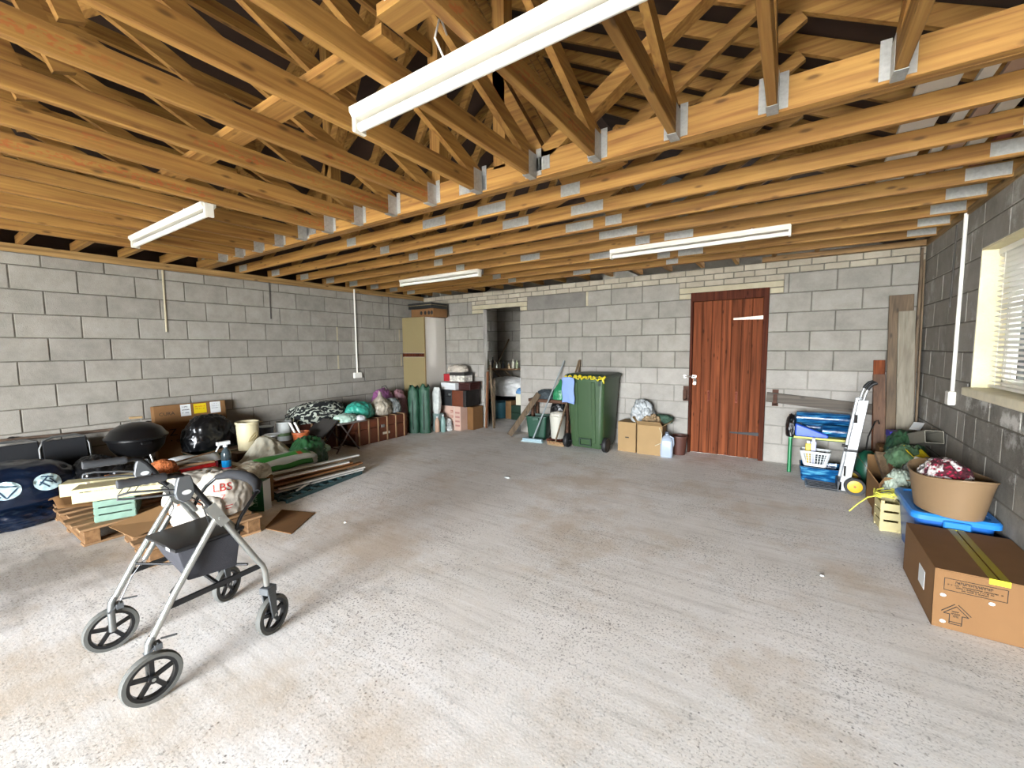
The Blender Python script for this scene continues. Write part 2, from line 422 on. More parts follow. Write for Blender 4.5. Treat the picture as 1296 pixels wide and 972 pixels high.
# ================================================================== THE SETTING
XL, XR, YB, YF = -6.04, 1.076, 5.927, -5.20
M_block = block_mat('block', '#98938a', '#807c73', .08)
M_blockL = block_mat('block_left', '#98938a', '#807c73', .08)
M_blockR = block_mat('block_right', '#98938a', '#807c73', .1, wash=.35)
M_blockS = block_mat('block_stained', '#8a867c', '#625e57', .16, wash=.7)
M_lowB = block_mat('block_skimmed', '#a5a098', '#908c84', .05)
M_brick = block_mat('pale_brick', '#aca391', '#938a7a', .12)
M_lintel = block_mat('lintel', '#b5ab92', '#9f957c', .04)
M_mortar = block_mat('mortar', '#716c62', '#5a564d', 0)
M_mortarL = block_mat('mortar_flush', '#908c84', '#7c7870', 0)
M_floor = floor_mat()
PC = ('#a57c40', '#775026')
M_pineX = wood('pine_x', *PC, 'x'); M_pineY = wood('pine_y', *PC, 'y'); M_pineZ = wood('pine_z', *PC, 'z')
M_pineYs = wood('pine_y_stamped', *PC, 'y', stamp=True)
M_plate = wood('wall_plate', '#9c7c4c', '#6f5531', 'y'); M_plateX = wood('wall_plate_x', '#8a6a40', '#5d4528', 'x')
M_felt = mat('roof_felt', '#3a2a20', .95, nscale=3, namt=.3)
M_galv = mat('galvanised', '#a9a8a2', .45, .5, nscale=60, namt=.15)
M_white = mat('white_enamel', '#d2cdbf', .45, nscale=8, namt=.04)
M_dwhite = mat('white_paint', '#e9e6dc', .5)

# floor and ground
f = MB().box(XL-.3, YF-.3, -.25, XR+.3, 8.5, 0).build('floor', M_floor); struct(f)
g = MB().box(-30, -40, -.35, 30, YF-.3, -.03).build('ground', mat('driveway_concrete', '#a9a6a0', .9, nscale=2, namt=.15)); struct(g)
g = MB().box(XR+.3, YF-.3, -.35, 30, 30, -.05).build('ground_side', mat('driveway_concrete', '#a9a6a0', .9)); struct(g)

_bc = {}
def block_mesh(w, h, m, dep=.035, ch=.004):
    k = (round(w, 3), round(h, 3), m.name)
    if k in _bc: return _bc[k]
    a, b = w/2, h/2
    vs = [(-a+ch,0,-b+ch),(a-ch,0,-b+ch),(a-ch,0,b-ch),(-a+ch,0,b-ch),(-a,ch,-b),(a,ch,-b),(a,ch,b),(-a,ch,b),(-a,dep,-b),(a,dep,-b),(a,dep,b),(-a,dep,b)]
    fs = [(0,1,2,3),(0,4,5,1),(1,5,6,2),(2,6,7,3),(3,7,4,0),(4,8,9,5),(5,9,10,6),(6,10,11,7),(7,11,8,4),(11,10,9,8)]
    mb = MB(); mb.add(vs, fs); _bc[k] = mb.mesh('block', m)
    return _bc[k]
rb = random.Random(3)
def place_block(parent, side, a0, a1, z0, z1, m, name='block', proud=0.0):
    w = a1-a0; h = z1-z0
    w = round(w/.005)*.005
    if w < .02: return
    me = block_mesh(w, round(h, 3), m); c = (a0+a1)/2; zc = (z0+z1)/2; j = rb.uniform(-.0015, .0015) - proud
    if side == 'back': loc, rz = (c, YB+j, zc), 0
    elif side == 'left': loc, rz = (XL-j, c, zc), PI/2
    elif side == 'right': loc, rz = (XR+j, c, zc), -PI/2
    elif side == 'store_back': loc, rz = (c, 7.9+j, zc), 0
    elif side == 'store_left': loc, rz = (-5.68-j, c, zc), PI/2
    o = link(name, me, parent, loc, (0, 0, rz)); return o
def subtract(iv, holes):
    out = [iv]
    for (h0, h1) in holes:
        nx = []
        for a, b in out:
            if h1 <= a or h0 >= b: nx.append((a, b)); continue
            if h0 > a: nx.append((a, h0))
            if h1 < b: nx.append((h1, b))
        out = nx
    return out
def course(parent, side, a, b, z0, z1, off, step, m, holes=(), name='block', j=.010):
    for (p, q) in subtract((a, b), holes):
        k0 = math.floor((p-off)/step); xs = [p]
        k = k0+1
        while off+k*step < q-.04:
            if off+k*step > p+.04: xs.append(off+k*step)
            k += 1
        xs.append(q)
        for i in range(len(xs)-1):
            place_block(parent, side, xs[i]+(j/2 if i else .002), xs[i+1]-(j/2 if i < len(xs)-2 else .002), z0, z1, m, name)

# ---------------- back wall (door and storeroom opening)
DX0, DX1, SX0, SX1 = -1.138, -0.262, -4.57, -3.80
wb = MB(); T = .10; o_ = .009
for (x0, x1, z0, z1) in ((XL-.2, SX0, 0, 2.4), (SX1, DX0, 0, 2.4), (DX1, XR+.2, 0, 2.4), (SX0, SX1, 2.105, 2.4), (DX0, DX1, 2.107, 2.4)):
    wb.box(x0, YB+o_, z0, x1, YB+T, z1)
wall_back = struct(wb.build('wall_back', M_mortar))
jm = MB()
for x0, x1 in ((SX0-.002, SX0+.001), (SX1-.001, SX1+.002)): jm.box(x0, YB+.002, 0, x1, YB+T, 2.10)
jm.build('jamb', M_lowB, wall_back)
lowm = MB()
for (x0, x1) in ((XL, SX0), (SX1, DX0), (DX1, XR)): lowm.box(x0, YB+.004, 0, x1, YB+.012, 1.12)
lowm.build('flush_mortar', M_mortarL, wall_back)
zj = [.0065+.225*k for k in range(12)]
for r in range(10):
    z0 = max(0, zj[r]); z1 = zj[r+1]-.010
    odd = .225 if r % 2 else 0
    holes = [(DX0, DX1), (SX0, SX1)]
    if r == 9: holes = [(-1.29, -.12), (-4.83, -2.62)]
    mm = M_lowB if r < 5 else M_block
    course(wall_back, 'back', XL, -.7, z0, z1, -3.35+odd, .45, mm, holes + [(-.7, 2)])
    course(wall_back, 'back', -.7, XR, z0, z1, .15+odd, .45, mm, holes)
place_block(wall_back, 'back', -3.655, -2.625, zj[9], zj[10]-.010, block_mat('dark_long_block', '#7b7770', '#68645e', 0))
# lintels, packing bricks and two brick courses on top
for (lx0, lx1, ox0, ox1) in ((-1.29, -.12, DX0, DX1), (-4.83, -3.66, SX0, SX1)):
    place_block(wall_back, 'back', lx0+.004, lx1-.004, 2.108, 2.176, M_lintel, 'lintel', .002)
    for a, b in ((lx0, ox0), (ox1, lx1)): place_block(wall_back, 'back', a+.004, b-.004, 2.036, 2.098, M_lintel, 'brick')
    course(wall_back, 'back', lx0, lx1, 2.186, 2.249, lx0+.08, .225, M_brick, name='brick')
course(wall_back, 'back', XL, XR, 2.259, 2.322, -.2, .225, M_brick, name='brick')
course(wall_back, 'back', XL, XR, 2.332, 2.40, -.09, .225, M_brick, name='brick')

# ---------------- left wall
wl = struct(MB().box(XL-.2, YF-.2, 0, XL-o_, YB+.2, 2.345).build('wall_left', M_mortar))
zl = [-.015+.225*k for k in range(13)]
for r in range(11):
    z0 = max(0, zl[r]); z1 = min(zl[r+1]-.010, 2.34)
    course(wl, 'left', .40, YB, z0, z1, .695+(0 if r % 2 else .225)+random.uniform(-.02, .02), .45, M_blockL)
# ---------------- right wall with the window
WY0, WY1, WZ0, WZ1 = 3.14, 4.36, 1.10, 2.07
wr = MB()
for (y0, y1, z0, z1) in ((YF-.2, WY0, 0, 2.40), (WY1, YB+.2, 0, 2.40), (WY0, WY1, 0, WZ0-.06), (WY0, WY1, WZ1, 2.40)):
    wr.box(XR+.0045, y0, z0, XR+.22, y1, z1)
wall_right = struct(wr.build('wall_right', M_mortar))
for r in range(11):
    z0 = max(0, zj[r]); z1 = min(zj[r+1]-.010, 2.40)
    holes = [(WY0, WY1)] if (z1 > WZ0 and z0 < WZ1) else []
    if holes and r == 4: holes = []; z1s = WZ0-.065
    else: z1s = z1
    mm = M_blockS if r < 5 else M_blockR
    if r < 5:
        course(wall_right, 'right', 4.42, YB, z0, z1, YB-.22-(.225 if r % 2 else 0), .45, M_blockR)
        course(wall_right, 'right', 2.2, 4.42, z0, z1s if r == 4 else z1, 4.42-(.225 if r % 2 else 0), .45, M_blockS)
    elif r == 10: course(wall_right, 'right', 2.2, YB, z0+.0, z1, YB-.22, .45, M_blockR)
    else: course(wall_right, 'right', 2.2, YB, z0, z1, YB-.22-(.225 if r % 2 else 0), .45, M_blockR, holes)
    if r == 9: course(wall_right, 'right', WY0, WY1, WZ1+.012, z1, YB-.22, .45, M_blockR)
rev = MB()
M_reveal = block_mat('rendered_reveal', '#e6dcb8', '#cfc49d', 0)
rev.box(XR+.002, WY1-.004, WZ0, XR+.2, WY1+.01, WZ1); rev.box(XR+.002, WY0-.01, WZ0, XR+.2, WY0+.004, WZ1); rev.box(XR+.002, WY0, WZ1-.004, XR+.2, WY1, WZ1+.01)
rev.build('reveal', M_reveal, wall_right)
# ---------------- front wall with the big vehicle opening the camera stands in
wf = MB(); FX0, FX1, FZ = -2.4, 1.03, 2.25
for (x0, x1, z0, z1) in ((XL-.2, FX0, 0, 2.42), (FX1, XR+.22, 0, 2.42), (FX0, FX1, FZ, 2.42)): wf.box(x0, YF-.2, z0, x1, YF, z1)
def roofz(x): return 2.60 + (3.96-abs(x+2.48))*.55
wf.add([(-6.45, YF-.2, 2.42), (1.5, YF-.2, 2.42), (1.5, YF-.2, roofz(1.5)), (-2.48, YF-.2, roofz(-2.48)), (-6.45, YF-.2, roofz(-6.45)),
        (-6.45, YF-.1, 2.42), (1.5, YF-.1, 2.42), (1.5, YF-.1, roofz(1.5)), (-2.48, YF-.1, roofz(-2.48)), (-6.45, YF-.1, roofz(-6.45))],
       [(0,1,2,3,4), (9,8,7,6,5), (0,5,6,1), (1,6,7,2), (2,7,8,3), (3,8,9,4), (4,9,5,0)])
struct(wf.build('wall_front', M_block))
struct(MB().box(XR+1.1, 1.0, -.05, XR+1.22, 7.5, 2.9).build('wall_added_blocker', mat('added_wall_grey', '#a3a5a2', .9, nscale=3, namt=.15)))  # added wall outside the window: grey behind the slats, blocks sky light
struct(MB().box(XR+.2, 1.0, 2.72, XR+.98, 7.5, 2.76).box(XR+.22, 7.4, -.05, XR+1.22, 7.5, 2.72).box(XR+.22, 1.0, -.05, XR+1.22, 1.1, 2.05).build('wall_added_baffle', mat('added_wall_grey', '#a3a5a2', .9)))  # added roof and end walls, put there to dim daylight at the window
# ---------------- storeroom behind the opening
ws = struct(MB().box(-5.9, YB+T, 0, -5.68-o_, 8.1, 2.6).build('wall_store_left', M_mortar))
for r in range(11): course(ws, 'store_left', YB+T, 7.9, max(0, zj[r]), zj[r+1]-.01, 6.3+(.225 if r % 2 else 0), .45, M_block)
ws = struct(MB().box(-5.9, 7.9+o_, 0, -2.2, 8.1, 2.6).build('wall_store_back', M_mortar))
for r in range(11): course(ws, 'store_back', -5.68, -2.4, max(0, zj[r]), zj[r+1]-.01, -4.6+(.225 if r % 2 else 0), .45, M_block)
wsr = MB()
for (y0, y1, z0, z1) in ((YB+T, 6.5, 0, 2.6), (7.7, 8.1, 0, 2.6), (6.5, 7.7, 0, .7), (6.5, 7.7, 2.1, 2.6)): wsr.box(-2.4, y0, z0, -2.2, y1, z1)
struct(wsr.build('wall_store_right', M_block))
# ---------------- roof covering and gable behind
cb = MB()
for s in (-1, 1):
    x1 = -2.48; x0 = -2.48 + s*4.05
    a, b = roofz(x0), roofz(x1)
    cb.hexa([(x0, YF-.2, a), (x1, YF-.2, b), (x1, 8.4, b), (x0, 8.4, a), (x0, YF-.2, a+.03), (x1, YF-.2, b+.03), (x1, 8.4, b+.03), (x0, 8.4, a+.03)])
struct(cb.build('ceiling', M_felt))
gb = MB(); gb.add([(-6.45, 8.1, 2.3), (1.5, 8.1, 2.3), (1.5, 8.1, roofz(1.5)), (-2.48, 8.1, roofz(-2.48)), (-6.45, 8.1, roofz(-6.45)),
        (-6.45, 8.3, 2.3), (1.5, 8.3, 2.3), (1.5, 8.3, roofz(1.5)), (-2.48, 8.3, roofz(-2.48)), (-6.45, 8.3, roofz(-6.45))],
       [(0,1,2,3,4), (9,8,7,6,5), (0,5,6,1), (1,6,7,2), (2,7,8,3), (3,8,9,4), (4,9,5,0)])
gb.box(-6.3, 8.1, 0, 1.4, 8.3, 2.3); gb.box(1.1, YB+.2, 0, 1.3, 8.2, .5); gb.box(1.1, YB+.2, 2.3, 1.3, 8.2, 2.6); gb.box(-6.3, YB+.2, 0, -6.1, 8.2, 2.6)
struct(gb.build('wall_gable', M_block))
eb = MB()
for (x0, x1) in ((-6.45, XL-.1), (XR+.12, 1.5)): eb.box(x0, YF-.2, 2.36, x1, 8.3, 2.40); eb.box(x0 if x0 < -3 else x1-.03, YF-.2, 2.36, x0+.03 if x0 < -3 else x1, 8.3, 2.66)
struct(eb.build('trim_eaves', M_felt))
# wall plates
struct(MB().box(XL-.12, YF, 2.345, XL+.012, YB, 2.42).build('trim_1', M_plate))
struct(MB().box(XR-.012, YF, 2.40, XR+.12, YB, 2.42+.03).build('trim_2', M_plate))
# ---------------- roof trusses
def chord_x(x0, x1, z0, z1, y0, y1): return MB().box(x0, y0, z0, x1, y1, z1)
ZC = 2.42
ORD = ('first', 'second', 'third', 'fourth', 'fifth', 'sixth', 'seventh', 'eighth', 'ninth', 'tenth', 'eleventh', 'twelfth', 'thirteenth', 'fourteenth', 'fifteenth', 'sixteenth')
LBT = 'first pine roof truss behind the double girder truss'
def plate(parent, x, z, y, w=.16, h=.075, name='nail_plate'):
    mb = MB(); mb.box(x-w/2, y-.0015, z-h/2, x+w/2, y+.0015, z+h/2)
    n = int(w/.018)
    for i in range(n):
        xx = x-w/2+.009+i*(w-.018)/max(1, n-1); mb.box(xx-.002, y-.003, z-h/2+.004, xx+.002, y, z+h/2-.004)
    return mb.build(name, M_galv, parent)
def make_truss(y, ch=.10, th=.038, label=LBT, name='roof_truss', group='roof trusses behind the girder', plies=1, posts=False):
    t = thing(name, label, 'truss', (0, y, 0), 0, group)
    for p in range(plies):
        a = -th/2 if plies == 1 else (-th if p == 0 else 0); b = a+th-.0005
        MB().box(XL-.1, a, 0, XR+.1, b, ch).build('bottom_chord', M_pineX, t, bevel=.003, loc=(0, 0, ZC))
    yc = 0; w = th*plies
    def mem(nm, x0, z0, x1, z1, d=.085, m=None, w=w):
        return MB().bar((x0, yc, z0), (x1, yc, z1), w, d, up=(0, 0, 1) if abs(x1-x0) > .05 else (1, 0, 0)).build(nm, m or M_pineX, t)
    for s in (-1, 1):
        mem('rafter', -2.48+s*3.75, roofz(-2.48+s*3.75)-.065, -2.48, roofz(-2.48)-.065, .1)
        mem('web', -2.48+s*1.19, ZC+ch-.03, -2.48+s*2.45, roofz(-2.48+s*2.45)-.13, .085)
        mem('web', -2.48+s*1.19, ZC+ch-.03, -2.48, roofz(-2.48)-.15, .085)
        if posts: mem('post', -2.48+s*.9, ZC+ch-.02, -2.48+s*.9, roofz(-2.48+s*.9)-.1, .09, M_pineZ)
    if posts:
        mem('post', -2.48+.35, ZC+ch-.02, -2.48+.35, roofz(-2.13)-.1, .09, M_pineZ)
    yf = -w/2-.002
    for (x, w_) in ((-2.48+1.19, .14), (-2.48-1.19, .14), (XR-.12, .2), (XL+.12, .2)): plate(t, x, ZC+ch*.52, yf, w_, .075)
    return t
def copy_tree(o, parent=None):
    c = o.copy(); COL.objects.link(c); c.parent = parent
    for ch in list(o.children): copy_tree(ch, c)
    return c
girder = make_truss(2.282, .14, .045, 'double girder truss carrying rows of galvanised joist hangers', 'girder_truss', None, 2, True)
plate(girder, -1.80, ZC+.06, -.047, .22, .08); plate(girder, -2.56, ZC+.06, -.047, .06, .08)
t0 = make_truss(2.67)
trs = [t0]
for k in range(1, 8):
    c = copy_tree(t0); c.location.y = 2.67+.408*k; c['label'] = ORD[k]+' pine roof truss behind the double girder truss'; trs.append(c)
for t, xs in zip(trs, ((-1.95, -2.55), (-1.35, -2.0), (-1.6, -3.2), (-1.45,), (-.95, -2.6), (-1.9,), (-1.0,), (-2.5,))):
    for x in xs: plate(t, x, ZC+.05, -.0215, .26, .07, 'splice_plate')
# ladder noggins between last truss and back wall, and wall rail at its right end
for i in range(17):
    x = -5.9+.405*i
    if x > .35: continue
    tag(MB().box(x-.02, 5.54, 2.448, x+.02, 6.12, 2.51).build('ladder_noggin', M_pineY), ORD[i]+' ladder noggin over the back wall counted from left wall', 'timber', 'noggins over the back wall')
tag(MB().box(-.35, YB-.05, 2.402, XR, YB+.06, 2.46).build('wall_rail', M_plateX), 'dark timber rail on top of the back wall by the corner', 'timber')
# near trusses hung on the girder, running towards the vehicle door
def make_near(j):
    x = .289-.405*j; hmax = roofz(x)-.12
    t = thing('hung_truss', ORD[14-j]+' truss from the left wall hung square to the girder', 'truss', (x, 0, 0), 0, 'trusses hung on the girder')
    m = M_pineYs if j in (3, 6, 7, 8, 9) else M_pineY
    MB().box(-.019, YF-.05, 0, .019, 2.234, .098).build('bottom_chord', m, t, bevel=.003, loc=(0, 0, ZC))
    ztop = min(hmax-.05, 3.40); y1 = 2.2-(ztop-2.54)/.42
    MB().bar((0, 2.21, 2.52), (0, y1, ztop), .034, .085).build('web', M_pineY, t)
    MB().bar((0, y1, ztop), (0, min(y1, 2.1)+.35 if j % 2 else y1+.30, 2.56), .034, .075).build('web', M_pineY, t)
    MB().box(-.018, max(-2.2, y1-1.2), ztop, .018, 2.22, ztop+.085).build('top_chord', M_pineY, t)
    h = MB(); s = .0205
    h.box(-s-.0015, 2.15, ZC-.004, -s, 2.235, ZC+.13); h.box(s, 2.15, ZC-.004, s+.0015, 2.235, ZC+.13)
    h.box(-s-.0015, 2.15, ZC-.006, s+.0015, 2.235, ZC-.003)
    h.box(-s-.035, 2.2335, ZC+.01, -s, 2.2355, ZC+.16); h.box(s, 2.2335, ZC+.01, s+.035, 2.2355, ZC+.16)
    h.build('joist_hanger', M_galv, t)
    return t
for j in range(-1, 15): make_near(j)
# noggins from last hung truss to the left wall plate
for i in range(8):
    y = -.3+.36*i
    tag(MB().box(XL-.05, y-.02, 2.421, -5.405, y+.02, 2.50).build('eaves_noggin', M_pineX), ORD[7-i]+' noggin from the girder end bridging hung truss and left wall', 'timber', 'noggins on the left wall plate')
# binders
tag(MB().box(-5.45, 1.06, ZC+.099, -1.25, 1.17, ZC+.137).build('binder', M_pineX), 'pale longitudinal binder nailed across the tops of the hung trusses', 'timber')
bd = MB().box(-1.2, 1.0, ZC+.099, .75, 1.10, ZC+.137).build('binder', M_pineX); tag(bd, 'orange binder with a white cable clipped along its edge', 'timber')
tag(MB().bar((-4.2, .35, 3.22), (-1.2, 1.5, 3.32), .045, .1).build('valley_timber', M_pineX), 'slanting valley timber above the hung trusses', 'timber')
tag(MB().bar((-.9, 2.42, 2.62), (1.0, 4.4, 2.74), .04, .1).build('diagonal_brace', M_pineX), 'diagonal brace lying across the chords behind the girder', 'timber')
tag(MB().bar((-4.6, 4.9, ZC+.112), (-.9, 2.55, ZC+.112), .09, .022).build('diagonal_brace', M_pineX), 'flat diagonal brace nailed on top of the back chords', 'timber')
# ---------------- door
dr = thing('door_1', 'brown stained ledged plank door with strap hinges and padlocked bolt', 'door', (DX0, YB, 0)); dr['kind'] = 'structure'
M_red = wood('stained_door', '#7c4428', '#492515', 'z', rough=.75, rnd=.16, fine=.8); M_dark = wood('dark_frame', '#522818', '#33160b', 'z', rough=.7)
for q_ in (M_red, M_dark): q_.node_tree.nodes['Principled BSDF'].inputs['Specular IOR Level'].default_value = .1
dw = DX1-DX0
fr = MB(); fr.box(0, -.02, 0, .03, .16, 2.10); fr.box(dw-.055, -.02, 0, dw, .16, 2.10); fr.box(0, -.022, 1.995, dw, .16, 2.107)
fr.build('door_frame', M_dark, dr, bevel=.003)
n = 7; pw = (dw-.085-.004)/n
for i in range(n):
    x0 = .032+i*pw
    MB().box(x0+.0025, .012, .012, x0+pw-.0025, .036, 1.992).build('plank', M_red, dr, bevel=.004)
B('door_backing', M_dark, dr, .03, .03, .01, dw-.055, .05, 1.995)
hb = MB(); hb.add([(dw-.05, .005, 1.735), (dw-.05, .005, 1.78), (.50, .005, 1.762), (.50, .005, 1.74), (dw-.05, .012, 1.735), (dw-.05, .012, 1.78), (.50, .012, 1.762), (.50, .012, 1.74)], [(0,1,2,3), (7,6,5,4), (0,4,5,1), (1,5,6,2), (2,6,7,3), (3,7,4,0)])
tag(hb.build('strap_hinge', mat('worn_zinc', '#a59a8c', .5, .6, nscale=30, namt=.3), dr), 'pale worn upper strap hinge')
hb = MB(); hb.add([(dw-.05, .005, .30), (dw-.05, .005, .345), (.50, .005, .325), (.50, .005, .31), (dw-.05, .012, .30), (dw-.05, .012, .345), (.50, .012, .325), (.50, .012, .31)], [(0,1,2,3), (7,6,5,4), (0,4,5,1), (1,5,6,2), (2,6,7,3), (3,7,4,0)])
M_blk = mat('black_iron', '#1c1917', .6, .1)
tag(hb.build('strap_hinge', M_blk, dr), 'dark lower strap hinge')
lt = MB(); lt.box(-.065, -.03, 1.0, -.035, -.022, 1.035); lt.tube([(-.06, -.036, 1.02), (.07, -.012, 1.02)], .008); lt.box(.035, -.004, 1.0, .085, .012, 1.035); lt.tube([(.07, -.012, 1.02), (.075, -.03, .99), (.07, -.028, .955)], .005)
lo = lt.build('bolt', mat('bright_zinc', '#d2d0ca', .3, .9), dr)
MB().box(.056, -.028, .915, .09, -.008, .952).tube([(.057, -.018, .95), (.057, -.018, .98), (.072, -.018, .992), (.088, -.018, .98), (.088, -.018, .95)], .004).build('padlock', mat('padlock_steel', '#cfcac0', .3, .8), lo)
for x in (.24, .56):
    MB().box(x-.012, .002, .70, x+.012, .012, .84).tube([(x, .004, .715), (x, -.022, .735), (x, -.022, .805), (x, .004, .825)], .007).build('pull_handle', mat('rusted_handle', '#7a3a24', .6, .3), dr)
# ---------------- window
wn = thing('window_1', 'white framed window in the right wall', 'window', (XR, 0, 0)); wn['kind'] = 'structure'
wfm = MB()
for (y0, y1, z0, z1) in ((WY0, WY0+.06, WZ0, WZ1), (WY1-.06, WY1, WZ0, WZ1), (WY0, WY1, WZ0, WZ0+.06), (WY0, WY1, WZ1-.06, WZ1), (3.72, 3.78, WZ0, WZ1)): wfm.box(.145, y0, z0, .2, y1, z1)
wfm.build('window_frame', M_dwhite, wn, bevel=.004)
gl = bpy.data.materials.new('window_glass'); gl.use_nodes = True; nt = gl.node_tree
nt.nodes['Principled BSDF'].inputs['Base Color'].default_value = (1, 1, 1, 1); nt.nodes['Principled BSDF'].inputs['Roughness'].default_value = .02
nt.nodes['Principled BSDF'].inputs['Transmission Weight'].default_value = 1.0; nt.nodes['Principled BSDF'].inputs['IOR'].default_value = 1.02
for y0, y1 in ((WY0+.06, 3.72), (3.78, WY1-.06)): MB().box(.168, y0, WZ0+.06, .174, y1, WZ1-.06).build('pane', gl, wn)
MB().box(-.035, WY0-.05, WZ0-.062, .2, WY1+.045, WZ0-.002).build('window_sill', mat('sill_cream', '#d8d0b4', .6, nscale=12, namt=.12), wn, bevel=.006)
bl = thing('venetian_blind', 'white horizontal slatted venetian blind in the side window', 'blind', (XR+.10, 0, 0))
for i in range(27):
    zz = WZ0+.045+i*.0345; a = .55
    mb = MB()
    pts = []
    for k in range(5):
        t = (k/4-.5); pts.append((t*.036*math.cos(a), t*.036*math.sin(a)+.003*(1-(2*t)**2)))
    n_ = len(pts)
    for y in (WY0+.015, WY1-.015):
        for (px, pz) in pts: mb.v.append(Vector((-px, y, zz+pz)))
    for k in range(n_-1): mb.f.append([k, k+1, n_+k+1, n_+k])
    mb.build('slat', M_dwhite, bl, solid=.0015)
B('head_rail', M_dwhite, bl, -.02, WY0+.01, WZ1-.045, .02, WY1-.01, WZ1-.006, bevel=.003)
B('bottom_rail', M_dwhite, bl, -.02, WY0+.012, WZ0+.008, .016, WY1-.012, WZ0+.026, bevel=.003)
for y in (WY0+.15, 3.75, WY1-.13): MB().tube([(-.019, y, WZ0+.02), (-.019, y, WZ1-.02)], .0015, 6).tube([(.019, y, WZ0+.02), (.019, y, WZ1-.02)], .0015, 6).build('ladder_cord', M_dwhite, bl)
# ---------------- fluorescent battens
M_tube = mat('fluorescent_tube', '#dedbd2', .35)
def batten(x0, x1, y, label, ztop=ZC):
    t = thing('tube_light', label, 'light', ((x0+x1)/2, y, ztop), 0, 'fluorescent battens under the trusses'); h = (x1-x0)/2
    mb = MB(); prof = [(-.045, 0), (-.045, -.018), (-.030, -.040), (.030, -.040), (.045, -.018), (.045, 0)]
    mb.add([(-h, a, b) for a, b in prof]+[(h, a, b) for a, b in prof], [[0,1,2,3,4,5][::-1], [6,7,8,9,10,11]]+[[i, (i+1) % 6, 6+(i+1) % 6, 6+i] for i in range(6)])
    mb.build('batten_body', M_white, t)
    for s in (-1, 1): MB().box(s*h-.014*(s > 0)-.006*(s < 0), -.03, -.092, s*h+.014*(s < 0)+.006*(s > 0), .03, -.002).build('end_socket', M_white, t, bevel=.004)
    MB().lathe([(.0185, -h+.012), (.0185, h-.012)], 16, (0, 0, -.068), 'x').build('tube', M_tube, t, smooth=.8)
    MB().lathe([(.009, -.003), (.009, .002)], 12, (h-.28, -.046, -.006), 'y').build('starter_cap', M_white, t)
    return t
batten(-1.58, -.06, 1.2, 'white fluorescent batten under the trusses beside looped grey cables')
batten(-4.88, -3.36, 1.31, 'white fluorescent batten under the hung trusses by the left wall')
batten(-4.82, -3.36, 4.30, 'white fluorescent batten near the tall cupboard')
batten(-1.62, -.06, 4.30, 'white fluorescent batten facing the brown plank door')
tag(MB().tube([(-1.16, 1.3, 2.62), (-1.10, 1.20, 2.60), (-1.09, 1.16, 2.50), (-1.06, 1.17, 2.43)], .004, 6).build('cable', mat('grey_cable', '#cfcbc2', .5)), 'looped grey cable dropping to the fluorescent batten', 'cable')
tag(MB().tube([(-1.24, 1.06, 2.565), (-1.15, .995, 2.552), (-.9, .995, 2.55), (-.6, .995, 2.552), (.3, .995, 2.55)], .004, 6).build('cable', mat('white_cable', '#e8e4da', .5)), 'white cable clipped along the orange binder', 'cable')
# ---------------- conduits and sockets
def conduit(name, pts, r, m, label): return tag(MB().tube(pts, r, 8).build(name, m, smooth=.8), label, 'conduit')
M_pvc = mat('white_pvc', '#e6e2d8', .4)
cd = thing('conduit_drop', 'white conduit dropping to a surface socket on the left wall', 'conduit', (XL, 4.365, 0))
MB().tube([(.014, 0, 2.40), (.014, 0, 1.02)], .013, 10).build('conduit', M_pvc, cd, smooth=.8)
B('socket_box', M_pvc, cd, 0, -.075, .945, .04, .075, 1.035, .006)
cd = thing('conduit_drop', 'white conduit dropping to a small switch beside the window', 'conduit', (XR, 4.70, 0))
MB().tube([(-.014, 0, 2.41), (-.014, 0, 1.03)], .013, 10).build('conduit', M_pvc, cd, smooth=.8)
B('switch_box', M_pvc, cd, -.045, -.045, .93, 0, .045, 1.04, .006)
conduit('mortar_strip', [(XL+.004, 1.845, 2.34), (XL+.004, 1.84, 1.64)], .011, M_lintel, 'short pale grey mortar strip down the left wall')
conduit('cable_drop', [(XL+.006, 3.02, 2.36), (XL+.006, 3.02, 1.85)], .007, mat('dark_cable', '#4c4843', .7), 'thin dark cable down the upper left wall')
conduit('cable_drop', [(XL+.006, 5.07, 2.36), (XL+.006, 5.07, 1.78)], .007, mat('dark_cable', '#4c4843', .7), 'thin dark cable down the left wall beside the cupboard')
conduit('cable_drop', [(XR-.006, 4.95, 2.38), (XR-.006, 4.97, 1.72)], .006, mat('dark_cable', '#4c4843', .7), 'thin dark cable on the right wall near the corner')
for (y, z) in ((4.03, 1.56), (4.03, 1.11), (5.30, 1.56), (5.33, 1.11)):
    tag(MB().box(XL-.001, y-.012, z, XL+.004, y+.012, z+.215).build('mortar_smear', M_lintel), 'pale smear of fresh mortar in a left wall joint', 'mortar', 'pale mortar smears on the left wall')
tag(MB().box(-2.62, YB-.004, 2.04, -2.585, YB+.002, 2.245).build('mortar_smear', M_lintel), 'pale smear of fresh mortar beside the long dark block', 'mortar')
ALB[0] = .74
